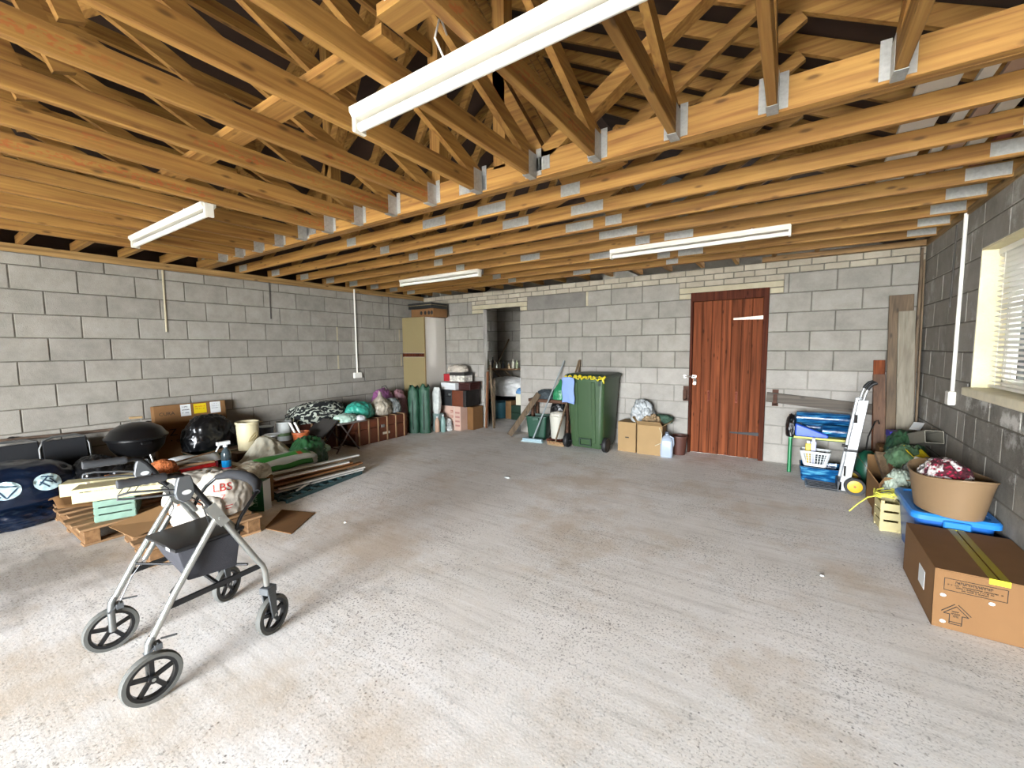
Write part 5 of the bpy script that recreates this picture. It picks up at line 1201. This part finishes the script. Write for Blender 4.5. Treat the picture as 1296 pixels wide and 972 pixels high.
for i, (x, y, h, c, lb) in enumerate(((-5.00, 5.16, .27, '#c9a58c', 'peach drink bottle on the floor by green chair bags'), (-4.92, 5.22, .30, '#8fb0a8', 'tall pale green drink bottle by the floral bag'), (-5.16, 5.26, .26, '#3a5560', 'dark teal bottle behind the green chair bags'))):
    o = thing('bottle', lb, 'bottle', (x, y, 0)); MB().lathe([(.036, 0), (.042, .01), (.042, h*.65), (.03, h*.8), (.015, h*.88), (.015, h*.94)], 18).build('body', mat('bottle_%d' % i, c, .3), o, smooth=.7); MB().lathe([(.018, h*.93), (.018, h)], 14).build('cap', M_print, o, smooth=.7)

# ---------------- storeroom through the opening
for i, (x0, y0, x1, y1, w, lab) in enumerate(((-4.47, 5.84, -4.535, 5.99, .05, 'reddish plank leaning in the storeroom doorway beside the jamb'), (-4.33, 5.88, -4.50, 6.02, .05, 'grey plank leaning crosswise in the storeroom doorway'), (-4.48, 6.1, -4.62, 6.3, .04, 'thin pale lath leaning behind the doorway planks'))):
    slab('plank', lab, 'plank', (x0, y0, 0.01), (x1+.0, y1, (1.0, 1.12, .85)[i]), w, .02, (wood('red_plank', '#a5714d', '#7a4b2e', 'z'), M_wdz, M_wdz)[i], None, (1, 0, 0))
sh = thing('shelf', 'wooden shelf of bottles on the storeroom wall', 'shelf', (-5.30, 7.42, .96))
B('board', M_pal, sh, -.36, -.22, 0, .50, .22, .03, .003)
for x in (-.1, .2): MB().bar((x, .2, -.2), (x, -.1, -.005), .03, .02).build('bracket', M_wdz, sh)
rb2 = random.Random(8); cols = ('#d8d2bc', '#8a8f6a', '#1d1f22', '#c9b896', '#b8b4a4', '#ece8dc', '#23262a', '#dfe4e6', '#a98f66')
for i in range(11):
    h = rb2.uniform(.10, .24); x = -5.60+.075*i; r = rb2.uniform(.025, .036); y = 7.34+rb2.uniform(-.06, .1)
    o = tag(MB().lathe([(r, 0), (r, h*.62), (r*.45, h*.8), (r*.45, h)], 14).build('bottle', mat('shelf_bottle_%d' % (i % 9), cols[i % 9], .35), smooth=.6, loc=(x, y, .99)), ('cream', 'olive', 'black', 'tan', 'grey', 'white', 'near-black', 'pale blue', 'brown')[i % 9]+' bottle standing on the storeroom shelf', 'bottle', 'bottles on the storeroom shelf')
slab('pole', 'thin grey pole leaning on the storeroom wall above the shelf', 'pole', (-5.36, 7.36, .99), (-5.33, 7.84, 1.62), .025, .025, M_wdz)
bag('duvet_bag', 'large clear bag stuffed with a white duvet in the storeroom', 'bag', (-4.98, 7.3, .43), .50, .34, .27, mat('duvet_white', '#dcdbd6', .4, nscale=4, namt=.1), 141, .1, crumple=.08)
bag('refuse_sack', 'black sack under the clear duvet bag in the storeroom', 'bag', (-5.05, 7.42, .0), .45, .3, .31, M_bag, 142, .1, crumple=.1)
pot('plastic_basin', 'round teal-blue tub on the storeroom floor', (-4.98, 6.95, 0), .15, .20, .33, mat('teal_tub', '#3f7582', .45), 'tub')
boxthing('cardboard_box', 'tall orange carton beside the storeroom tub', (-4.72, 7.0, 0), .14, .2, .36, M_card)
for i in range(2): boxthing('plastic_crate', ('dark green crate at the bottom of the storeroom stack', 'dark green crate on top of the storeroom stack')[i], (-4.46, 7.0, .145*i), .32, .3, .14, mat('dark_green_plastic', '#12301f', .5), 0, 'crate')
boxthing('detergent_box', 'cream and blue packet on the storeroom crates', (-4.46, 7.0, .29), .2, .14, .22, mat('packet_cream', '#e6e0c4', .5), .2)
bag('carrier_bag', 'light blue plastic bag on the storeroom packet', 'bag', (-4.46, 7.0, .51), .1, .09, .08, mat('lightblue_bag', '#6fa4d4', .4), 143, .1, crumple=.15)

# ---------------- brooms, bench and baskets beside the bin
slab('plank', 'weathered plank leaning by the storeroom opening', 'plank', (-3.72, 5.46, .03), (-3.30, 5.68, .70), .085, .03, M_wdz, None, (.7, -.7, .2))
wbh = thing('saw_bench', 'small dark wooden bench holding rags and a green bag', 'bench', (-3.14, 5.80, 0))
M_dkw = wood('dark_bench', '#6d4c38', '#48301f', 'x')
B('top', M_dkw, wbh, -.37, -.10, .56, .38, .10, .61, .004)
for x in (-.30, .31):
    for y in (-.07, .07): B('leg', M_dkw, wbh, x-.02, y-.02, 0, x+.02, y+.02, .56)
bag('rags', 'dark crumpled rags piled on the small bench', 'cloth', (-3.22, 5.80, .61), .15, .09, .10, mat('rag_dark', '#3b4448', .8, nscale=14, namt=.5), 151, .1, crumple=.18)
bag('carrier_bag', 'bright green plastic bag on the small bench', 'bag', (-2.98, 5.80, .61), .11, .09, .17, mat('bright_green_bag', '#2f8a5a', .35, nscale=4, namt=.2), 152, .2, crumple=.1, neck=.35)
bag('black_bag', 'black bag hanging below the small bench', 'bag', (-3.02, 5.79, .36), .12, .06, .15, M_bag, 153, .1, crumple=.1)
gb_ = thing('basket', 'dark green square plastic bin under the small bench', 'basket', (-3.29, 5.66, 0), .2)
loft('body', [[(x, y, z) for x, y in rrect(w, w*.9, .03)] for w, z in ((.27, 0), (.33, .34), (.345, .345), (.345, .36), (.32, .36), (.30, .2), (.26, .02))], mat('forest_plastic', '#1c4d38', .45), gb_, cap1=True)
for s in (-1, 1): MB().box(-.05, s*.165-.008, .30, .05, s*.165+.008, .35).build('handle', mat('forest_plastic', '#1c4d38', .45), gb_, bevel=.004)
wb2 = thing('white_bucket', 'white ribbed bucket full of pale rags under the bench', 'bucket', (-2.94, 5.63, .04))
MB().lathe([(.10, 0), (.125, .34), (.13, .345), (.12, .345), (.095, .02)], 24).build('body', mat('offwhite_plastic', '#d6d2c3', .5), wb2, smooth=.6)
bag('rag', 'pale rag heaped over the white bucket', 'cloth', (-2.94, 5.63, .365), .10, .10, .06, mat('pale_rag', '#dcd7c8', .9), 154, .2, crumple=.14)
boxthing('brick_block', 'dark red brick on the floor under the bucket', (-2.95, 5.60, 0), .24, .20, .045, block_mat('red_brick', '#6d3b30', '#4d2a22', 0), .1, 'brick')
br = thing('broom', 'broom with pale blue head and metal handle leaning on the wall', 'broom', (-3.24, 5.36, 0), .12)
MB().tube([(0.02, .0, .05), (.34, .49, 1.21)], .012, 10).build('handle', mat('pale_metal', '#b9c2c4', .35, .5), br, smooth=.9)
MB().box(-.15, -.03, .02, .17, .03, .05).build('head', mat('pale_blue_plastic', '#a9c4cc', .5), br, bevel=.008); MB().taper(.01, 0, 0, .022, .36, .085, .31, .055).build('bristles', mat('bristle_blue', '#b4cdd2', .8), br)
br2 = thing('broom', 'broom with brown wooden handle and narrow wooden head', 'broom', (-2.77, 5.34, 0), -.05)
MB().tube([(-.06, 0, .05), (.03, .55, 1.22)], .013, 10).build('handle', M_wdz, br2, smooth=.9); MB().box(-.19, -.025, .015, .10, .025, .055).build('head', M_pal, br2, bevel=.006); MB().taper(-.045, 0, 0, .02, .28, .055, .28, .045).build('bristles', mat('bristle_tan', '#9c8460', .9), br2)
slab('pole', 'second wooden pole leaning between the brooms and the bin', 'pole', (-2.66, 5.47, .0), (-2.70, 5.90, 1.23), .026, .026, M_wdz)

# ---------------- cartons between bin and door
c1 = carton('cardboard_box', 'narrow upright carton with a small hand hole beside the bin', (-1.825, 5.64, 0), .25, .26, .40, -.05, M_card4)
B('hand_hole', M_ink, c1, -.02, -.1312, .19, .03, -.1295, .205)
c2 = carton('cardboard_box', 'open carton of paper scraps beside the plastic jug', (-1.53, 5.63, 0), .32, .27, .39, .05, M_card4, True)
bag('packing_paper', 'crumpled brown paper filling the open carton', 'paper', (-1.53, 5.63, .24), .13, .11, .17, mat('kraft', '#a78d6a', .9, nscale=12, namt=.3), 161, .2, crumple=.2)
bag('carrier_bag', 'white plastic bag heaped between the two cartons', 'bag', (-1.68, 5.72, .36), .13, .11, .20, mat('white_film', '#b9bdbd', .3, nscale=14, namt=.45), 162, .3, crumple=.26, freq=2.8)
bag('green_cloth', 'dark green net lying on the open carton', 'cloth', (-1.42, 5.76, .40), .11, .08, .07, mat('green_net', '#3d5a48', .8), 163, .1, crumple=.2)
tag(MB().tube([(-1.40, 5.50, .37), (-1.36, 5.47, .30), (-1.37, 5.46, .18), (-1.44, 5.45, .14)], .006, 6).build('rope', mat('pale_rope', '#cdbf9e', .9), smooth=.9), 'pale rope dangling over the open carton side', 'rope')
jg = thing('plastic_jug', 'translucent white plastic jug of liquid standing on the floor', 'jug', (-1.31, 5.53, 0), .1)
M_jug = mat('translucent_jug', '#c3d0e0', .25, trans=.25)
rings = [[(x, y, z) for x, y in rrect(w, w*.85, .03)] for w, z in ((.14, 0), (.152, .02), (.155, .19), (.13, .24), (.06, .28), (.042, .285), (.042, .305))]
loft('body', rings, M_jug, jg); MB().lathe([(.025, .30), (.025, .325)], 14).build('cap', mat('jug_cap', '#4d5660', .5), jg, smooth=.6)
MB().tube([(.03, 0, .27), (.075, 0, .25), (.08, 0, .17), (.07, 0, .13)], .011, 8).build('handle', M_jug, jg, smooth=.9)
pot('flower_pot', 'brown plastic pot behind the translucent jug', (-1.205, 5.74, 0), .075, .10, .25, mat('brown_pot', '#5a3428', .6), 'pot')

# ---------------- door bar and brackets
slab('door_bar', 'dark wooden door bar resting on an iron bracket beside door', 'bar', (-.25, 5.893, .80), (.74, 5.893, .715), .035, .115, wood('door_bar', '#6e6458', '#4c443a', 'x'))
for (x, lab) in ((-.16, 'rusty iron bar bracket right of the plank door'), (-1.175, 'rusty iron bar bracket left of the plank door')):
    o = thing('bar_bracket', lab, 'bracket', (x, YB, .79)); M_rust = mat('rust_iron', '#5a3b2c', .8, .3, nscale=30, namt=.3)
    B('back_plate', M_rust, o, -.032, -.008, -.10, .032, .004, .10); 
    MB().box(-.02, -.085, -.075, .02, -.004, -.063).box(-.02, -.085, -.075, .02, -.073, .05).build('hook', M_rust, o)
# ---------------- green trestle with rolls, basket, tray
ts = thing('trestle', 'green metal trestle carrying blue plastic-wrapped rolls', 'trestle', (.28, 5.66, 0))
M_gm = mat('green_metal', '#1f7a48', .4, .2)
for x in (-.27, .27):
    for y in (-.10, .16): MB().tube([(x, y*.6, .40), (x, y, .0)], .02, 10).build('leg', M_gm, ts, smooth=.9)
    MB().tube([(x, -.09, .39), (x, .12, .39)], .016, 8).build('end_bar', M_gm, ts, smooth=.9)
MB().tube([(-.27, -.07, .40), (.27, -.07, .40)], .018, 10).build('rail', M_gm, ts, smooth=.9); MB().tube([(-.27, .10, .40), (.27, .10, .40)], .018, 10).build('rail', M_gm, ts, smooth=.9)
tag(MB().box(.04, 5.44, .415, .56, 5.80, .435).build('board', mat('yellow_edge_board', '#d6cf5a', .5)), 'yellow edged board across the green trestle', 'board')
def roll_mat():
    m = bpy.data.materials.new('blue_wrap'); m.use_nodes = True; nt = m.node_tree; N = nt.nodes; L = nt.links; b = N['Principled BSDF']; b.inputs['Roughness'].default_value = .18
    tc = N.new('ShaderNodeTexCoord'); mp = N.new('ShaderNodeMapping'); mp.inputs['Scale'].default_value = (5, 30, 30); L.new(tc.outputs['Object'], mp.inputs['Vector'])
    nz = N.new('ShaderNodeTexNoise'); nz.inputs['Scale'].default_value = 1.5; nz.inputs['Detail'].default_value = 4; L.new(mp.outputs[0], nz.inputs['Vector'])
    cr = N.new('ShaderNodeValToRGB'); cr.color_ramp.elements[0].position = .35; cr.color_ramp.elements[0].color = (*lin('#0b2d52'), 1); cr.color_ramp.elements[1].position = .72; cr.color_ramp.elements[1].color = (*lin('#5fb0d0'), 1)
    e = cr.color_ramp.elements.new(.55); e.color = (*lin('#155a90'), 1)
    L.new(nz.outputs['Fac'], cr.inputs['Fac']); L.new(cr.outputs['Color'], b.inputs['Base Color'])
    bp = N.new('ShaderNodeBump'); bp.inputs['Strength'].default_value = .4; bp.inputs['Distance'].default_value = .01; L.new(nz.outputs['Fac'], bp.inputs['Height']); L.new(bp.outputs['Normal'], b.inputs['Normal']); return m
M_roll = roll_mat()
def roll(label, x0, x1, y, z, r, m=M_roll): return tag(MB().lathe([(r*.7, x0), (r, x0+.01), (r, x1-.01), (r*.7, x1)], 20, (0, y, z), 'x').build('wrapped_roll', m, smooth=.7), label, 'roll')
roll('top blue plastic-wrapped roll on the green trestle', .05, .53, 5.62, .62, .065); roll('lower rear blue plastic-wrapped roll on the green trestle', .10, .54, 5.73, .50, .062); roll('lower front blue wrapped roll behind the ladder truck', .28, .55, 5.545, .50, .062)
bl3 = tag(MB().hexa([(.05, 5.43, .437), (.34, 5.43, .437), (.34, 5.53, .437), (.05, 5.53, .437), (.05, 5.43, .575), (.34, 5.43, .47), (.34, 5.53, .47), (.05, 5.53, .575)]).build('blue_packet', mat('bright_blue_pack', '#2a5bd0', .3, nscale=15, namt=.3), bevel=.01), 'bright blue wedge-shaped packet lying on the yellow edged board', 'packet')
bag('black_bag', 'black bag over the left end of the green trestle', 'bag', (.01, 5.60, .40), .045, .09, .17, M_bag, 171, .1, crumple=.12)
tr = thing('storage_tray', 'blue and clear plastic tray on the floor under the trestle', 'tray', (.285, 5.42, 0))
loft('body', [[(x, y, z) for x, y in rrect(w, d, .03)] for w, d, z in ((.33, .26, 0), (.37, .30, .14), (.375, .305, .15), (.35, .28, .15), (.32, .25, .02))], M_roll, tr)
bs = thing('laundry_basket', 'white slotted plastic basket of cleaning bottles', 'basket', (.235, 5.40, .15), -.08)
def tb_(w, d, z): return [(x, y, z) for x, y in rrect(w, d, .025, 3)]
loft('base', [tb_(.19, .14, 0), tb_(.192, .142, .012)], M_print, bs)
M_bw = M_print
for (w, d, z0, z1) in ((.20, .15, .01, .03), (.255, .19, .135, .16)):
    loft('band', [tb_(w, d, z0), tb_(w+.01, d+.008, z1), tb_(w+.002, d, z1), tb_(w-.008, d-.008, z0)], M_bw, bs, cap0=False, cap1=False)
sl_ = MB(); lo_ = tb_(.203, .153, .03); hi_ = tb_(.252, .188, .138)
for i in range(len(lo_)):
    for t in (0, .5):
        j = (i+1) % len(lo_); p = Vector(lo_[i]).lerp(Vector(lo_[j]), t); q = Vector(hi_[i]).lerp(Vector(hi_[j]), t); sl_.bar(p, q, .006, .004)
for k in range(9):
    f_ = -.09+.18*k/8
    for s in (-1, 1): sl_.bar((f_, s*.076, .03), (f_*1.24, s*.0935, .138), .006, .004)
for z in (.06, .09, .115):
    f_ = (z-.03)/.108; sl_.tube(tb_(.203+.049*f_, .153+.035*f_, z), .002, 5, closed=True)
sl_.build('slots', M_bw, bs)
for (x, y, h, c, nm, lab) in ((.17, 5.40, .24, '#e3c32f', 'cleaner_bottle', 'yellow cleaner bottle standing in the white basket'), (.215, 5.41, .27, '#c8cbe6', 'cleaner_bottle', 'lilac cleaner carton standing in the white basket')):
    o = thing(nm, lab, 'bottle', (x, y, .165)); B('body', mat('cleaner_'+c[1:], c, .35), o, -.025, -.02, 0, .025, .02, h*.88, .006); B('cap', M_print, o, -.014, -.014, h*.87, .014, .014, h, .003)
bag('rag', 'dark rag and wipes stuffed in the white basket', 'cloth', (.29, 5.41, .17), .05, .05, .08, mat('rag_dark', '#3b4448', .8), 172, .1, crumple=.2)
# ---------------- sack truck
stk = thing('sack_truck', 'folding aluminium sack truck with yellow wheels', 'hand truck', (.455, 5.14, 0), 0)
M_al2 = mat('pale_aluminium', '#cdd0d0', .38, .55)
for y in (-.09, .13):
    MB().hexa([(-.045, y-.015, .015), (.035, y-.015, .015), (.035, y+.015, .015), (-.045, y+.015, .015), (.07, y-.015, .90), (.145, y-.015, .90), (.145, y+.015, .90), (.07, y+.015, .90)]).build('upright', M_al2, stk, bevel=.004)
    MB().tube([(.10, y, .86), (.118, y, .95), (.135, y, 1.01), (.165, y, 1.05), (.19, y, 1.06)], .011, 8).build('handle_tube', M_al2, stk, smooth=.9)
    MB().tube([(.13, y, .995), (.140, y, 1.018), (.165, y, 1.05), (.195, y, 1.062)], .0145, 8).build('grip', M_rub, stk, smooth=.9)
    MB().box(-.012, y-.018, .40, .085, y+.018, .425).build('joint_band', M_blk, stk)
MB().tube([(.19, -.09, 1.06), (.19, .13, 1.06)], .012, 8).build('cross_grip', M_rub, stk, smooth=.9)
for (x, z) in ((.02, .25), (.07, .62), (.10, .86)): MB().box(x-.012, -.09, z-.012, x+.012, .13, z+.012).build('cross_bar', M_al2, stk)
MB().box(.045, -.107, .68, .072, -.1045, .76).build('sticker', M_ink, stk); MB().box(-.01, -.107, .16, .008, -.1045, .26).build('sticker', M_ink, stk)
MB().tube([(.075, -.16, .083), (.075, .20, .083)], .009, 8).build('axle', M_alu, stk, smooth=.9)
for wy in (-.145, .185):
    x = .075; w_ = MB().lathe([(.058, -.018), (.08, -.02), (.083, -.012), (.083, .012), (.08, .02), (.058, .018), (.058, -.018)], 28, (x, wy, .083), 'y'); w0 = w_.build('wheel', M_rub, stk, smooth=.7)
    MB().lathe([(.0001, -.014), (.03, -.016), (.058, -.012), (.058, .012), (.03, .016), (.0001, .014)], 24, (x, wy, .083), 'y').build('wheel_hub', mat('yellow_plastic', '#e0b416', .4), w0, smooth=.6)
    MB().lathe([(.010, -.022), (.010, .022)], 12, (x, wy, .083), 'y').build('axle_cap', mat('hub_red', '#a8641c', .5), w0, smooth=.6)
tp_ = MB()
tp_.box(-.30, -.10, .004, -.04, .14, .010)
for k in range(5): tp_.box(-.30, -.10+.055*k, .0, -.04, -.085+.055*k, .018)
tp_.box(-.305, -.105, .0, -.285, .145, .022); tp_.box(-.05, -.105, .0, -.02, .145, .10)
tp_.build('toe_plate', mat('dark_grey_plastic', '#3b3d40', .5), stk)
# ---------------- planks in the right corner
slab('plank', 'wide grey-brown plank standing tallest in the right corner', 'plank', (.93, 5.70, 0), (.90, 5.855, 1.92), .19, .03, M_wdz, None, (0, 1, 0))
slab('plank', 'pale concrete-stained board standing against the wide plank', 'plank', (.97, 5.60, 0), (.94, 5.80, 1.75), .13, .025, wood('pale_stained', '#a39a86', '#857b68', 'z'), None, (0, 1, 0))
slab('plank', 'brown plank with red-brown top standing beside the pale board', 'plank', (.80, 5.70, 0), (.765, 5.86, 1.10), .10, .03, wood('brown_plank', '#7c5b43', '#553b29', 'z'), None, (0, 1, 0))
slab('offcut', 'red-brown offcut standing behind the brown plank', 'plank', (.79, 5.80, 0), (.765, 5.895, 1.25), .095, .022, M_red, None, (0, 1, 0))
for i, (x, w) in enumerate(((1.035, .022), (1.055, .016))):
    slab('lath', ('long thin brown lath reaching the roof in the right corner', 'second thin pale lath in the right corner')[i], 'lath', (x-.03, 5.62-.1*i, 0), (x+.005, 5.90-.01*i, 2.38-.12*i), w, .03, M_wdz, None, (0, 1, 0))
# ---------------- heap along the right wall
oc = carton('cardboard_box', 'large open carton of garden clutter by the right wall', (.80, 4.74, 0), .36, .52, .27, .03, M_card, True)
bag('garden_sack', 'dark green garden sack behind the open carton', 'bag', (.90, 5.22, 0), .15, .22, .42, mat('garden_green', '#33573a', .45), 181, .1, crumple=.1)
bag('carrier_bag', 'translucent green plastic bag filling the open carton', 'bag', (.86, 4.86, .18), .14, .16, .24, mat('film_green', '#5d7d5c', .25, nscale=7, namt=.35), 182, .1, crumple=.16)
bag('carrier_bag', 'clear plastic wrap in the near half of the open carton', 'bag', (.88, 4.58, .16), .12, .12, .19, mat('film_grey', '#8f978f', .22, nscale=9, namt=.35), 183, .4, crumple=.18)
pb = boxthing('plastic_case', 'purple-blue plastic case on the heap in the corner', (.875, 5.40, .42), .15, .12, .16, mat('violet_plastic', '#39309a', .4), .1, 'case', True)
boxthing('cardboard_box', 'brown carton under the purple-blue case', (.86, 5.42, 0), .26, .22, .42, M_card2)
lg = thing('long_carton', 'grey open-ended carton tube lying on top of the heap', 'box', (.965, 5.06, .52), 0, None, (-.26, 0, .12))
M_gc = mat('grey_card', '#8d8878', .8, nscale=9, namt=.12)
for (x0, z0, x1, z1) in ((-.06, 0, .06, .005), (-.06, .10, .06, .105), (-.06, 0, -.055, .105), (.055, 0, .06, .105)): B('panel', M_gc, lg, x0, -.30, z0, x1, .30, z1)
slab('white_offcut', 'white card offcut behind the grey carton tube', 'card', (.99, 5.42, .60), (1.04, 5.52, .66), .08, .005, M_print)
scp = thing('scoop', 'yellow plastic scoop lying on the heap', 'scoop', (.895, 4.72, .47), .4, None, (.3, 0, .5))
MB().grid(lambda u, v: (-.06+.12*u, -.08+.15*v, .05*(2*u-1)**2*(.4+.6*v)), 8, 6).build('blade', mat('scoop_yellow', '#e6cf22', .4), scp, smooth=2, solid=.004)
MB().tube([(0, .06, .0), (0, .16, .02)], .012, 8).build('handle', mat('scoop_yellow', '#e6cf22', .4), scp, smooth=.9)
slab('tool_box', 'brown wooden tool tray tilted in the open carton', 'tray', (.72, 4.62, .28), (.70, 4.98, .42), .09, .05, M_wd); slab('timber_offcut', 'reddish timber offcut tilted beside the tool tray', 'offcut', (.78, 4.50, .30), (.74, 4.92, .40), .06, .035, wood('red_plank_y', '#8a5c46', '#62402f', 'y'))
wt = thing('white_tube', 'white plastic funnel tube resting on the heap by the wall', 'funnel', (.97, 4.42, .46), .0)
MB().tube([(-.09, .06, .04), (-.02, .02, .03), (.03, -.01, .02), (.07, -.05, .01)], [.02, .03, .05, .055], 14).build('cone', M_print, wt, smooth=.9); MB().tube([(-.13, .09, .05), (-.09, .06, .04)], .016, 10).build('spout', M_print, wt, smooth=.9)
bag('crumpled_film', 'black and white packaging heaped behind the oval trug', 'packaging', (.93, 4.36, .16), .12, .16, .26, mat('bw_pack', '#8b8b86', .4, nscale=18, namt=.8), 184, .2, crumple=.16)
boxthing('cardboard_box', 'tan carton supporting packaging behind the blue tub', (.90, 4.33, 0), .26, .26, .17, M_card3)
yc = thing('slatted_crate', 'small cream slatted crate beside the blue tub', 'crate', (.655, 4.22, 0), .08)
M_yc = mat('cream_wood', '#cdbf8a', .7, nscale=10, namt=.1)
for s in (-1, 1):
    for i in range(3): B('slat', M_yc, yc, -.06, s*.085-.005, .02+.07*i, .06, s*.085+.005, .075+.07*i, .002); B('slat', M_yc, yc, s*.06-.005, -.085, .02+.07*i, s*.06+.005, .085, .075+.07*i, .002)
for sx in (-1, 1):
    for sy in (-1, 1): B('corner_post', M_yc, yc, sx*.053-.01, sy*.078-.01, 0, sx*.053+.01, sy*.078+.01, .235)
B('base', M_yc, yc, -.055, -.08, .0, .055, .08, .02)
boxthing('timber_block', 'brown timber block standing between crate and blue tub', (.745, 4.16, 0), .05, .10, .25, M_wdz, .1, 'block')
yr = MB(); r6 = random.Random(6)
for k in range(5):
    a = k*.9; yr.tube([(.655+.09*math.cos(t+a), 4.22+.10*math.sin(t*1.1+a), .245+.012*k+.015*math.sin(t*2+k)) for t in [x*.5 for x in range(9)]], .006, 6)
yr.tube([(.60, 4.20, .255), (.52, 4.14, .24), (.46, 4.12, .18), (.41, 4.10, .12)], .005, 6)
tag(yr.build('yellow_cord', mat('yellow_cord', '#e3df5a', .6), smooth=.9), 'tangled yellow cord spilling over the cream crate', 'cord')
bag('paper_wad', 'torn white and green packaging above the yellow cord', 'packaging', (.74, 4.42, .17), .08, .10, .16, mat('gw_pack', '#b9c6b4', .5, nscale=18, namt=.5), 185, .2, crumple=.2)
cb9 = boxthing('cardboard_box', 'low tan carton at the foot of the heap by the crate', (.70, 4.42, 0), .20, .20, .17, M_card)
gm = thing('garden_machine', 'green garden machine with thin black handle behind the sack truck', 'machine', (.66, 5.40, 0), .1)
MB().lathe([(.07, 0), (.10, .05), (.10, .22), (.07, .32), (.03, .36)], 20).build('body', mat('machine_green', '#12503a', .4), gm, smooth=.6); MB().box(.03, -.11, .24, .11, -.03, .33).build('lime_cover', mat('lime_plastic', '#3fb83a', .4), gm, bevel=.015)
MB().tube([(-.02, 0, .34), (.02, .12, .48), (.10, .26, .62), (.13, .29, .63), (.13, .24, .60)], .007, 8).build('handle', M_blk, gm, smooth=.9)
bag('refuse_sack', 'dark green sack on the floor behind the yellow wheels', 'bag', (.70, 5.16, 0), .06, .12, .24, mat('garden_dark', '#12251c', .45), 186, .1, crumple=.1)
# ---------------- boards stored up in the trusses
for i, (x, w, m, lab) in enumerate(((.47, .14, M_wht, 'wide white board stored across the trusses near the right wall'), (.62, .05, M_wht, 'narrow white strip stored across the trusses'), (.70, .06, mat('pinkish_board', '#b99a86', .7), 'pinkish board stored across the trusses'), (.78, .07, M_wht, 'second white board stored across the trusses beside a pinkish one'), (.88, .06, mat('terracotta_piece', '#8a4a38', .7), 'terracotta coloured piece stored across the trusses'), (.96, .05, M_pal, 'pale stick stored across the trusses by the right wall'))):
    slab('stored_board', lab, 'board', (x, 2.55, ZC+.112), (x+.03, 3.98, ZC+.112), w, .02, m)
# loose scraps on the floor
for i, (x, y, s) in enumerate(((-2.55, 3.7, .03), (-3.0, 2.0, .012), (.2, 3.1, .01))): bag('paper_scrap', ('scrap of white paper on the bare floor', 'tiny pale chip on the floor near the rollator', 'tiny white chip on the floor near the tan box')[i], 'scrap', (x, y, 0), s, s*.7, .006, M_print, 190+i, crumple=.2, sub=2)
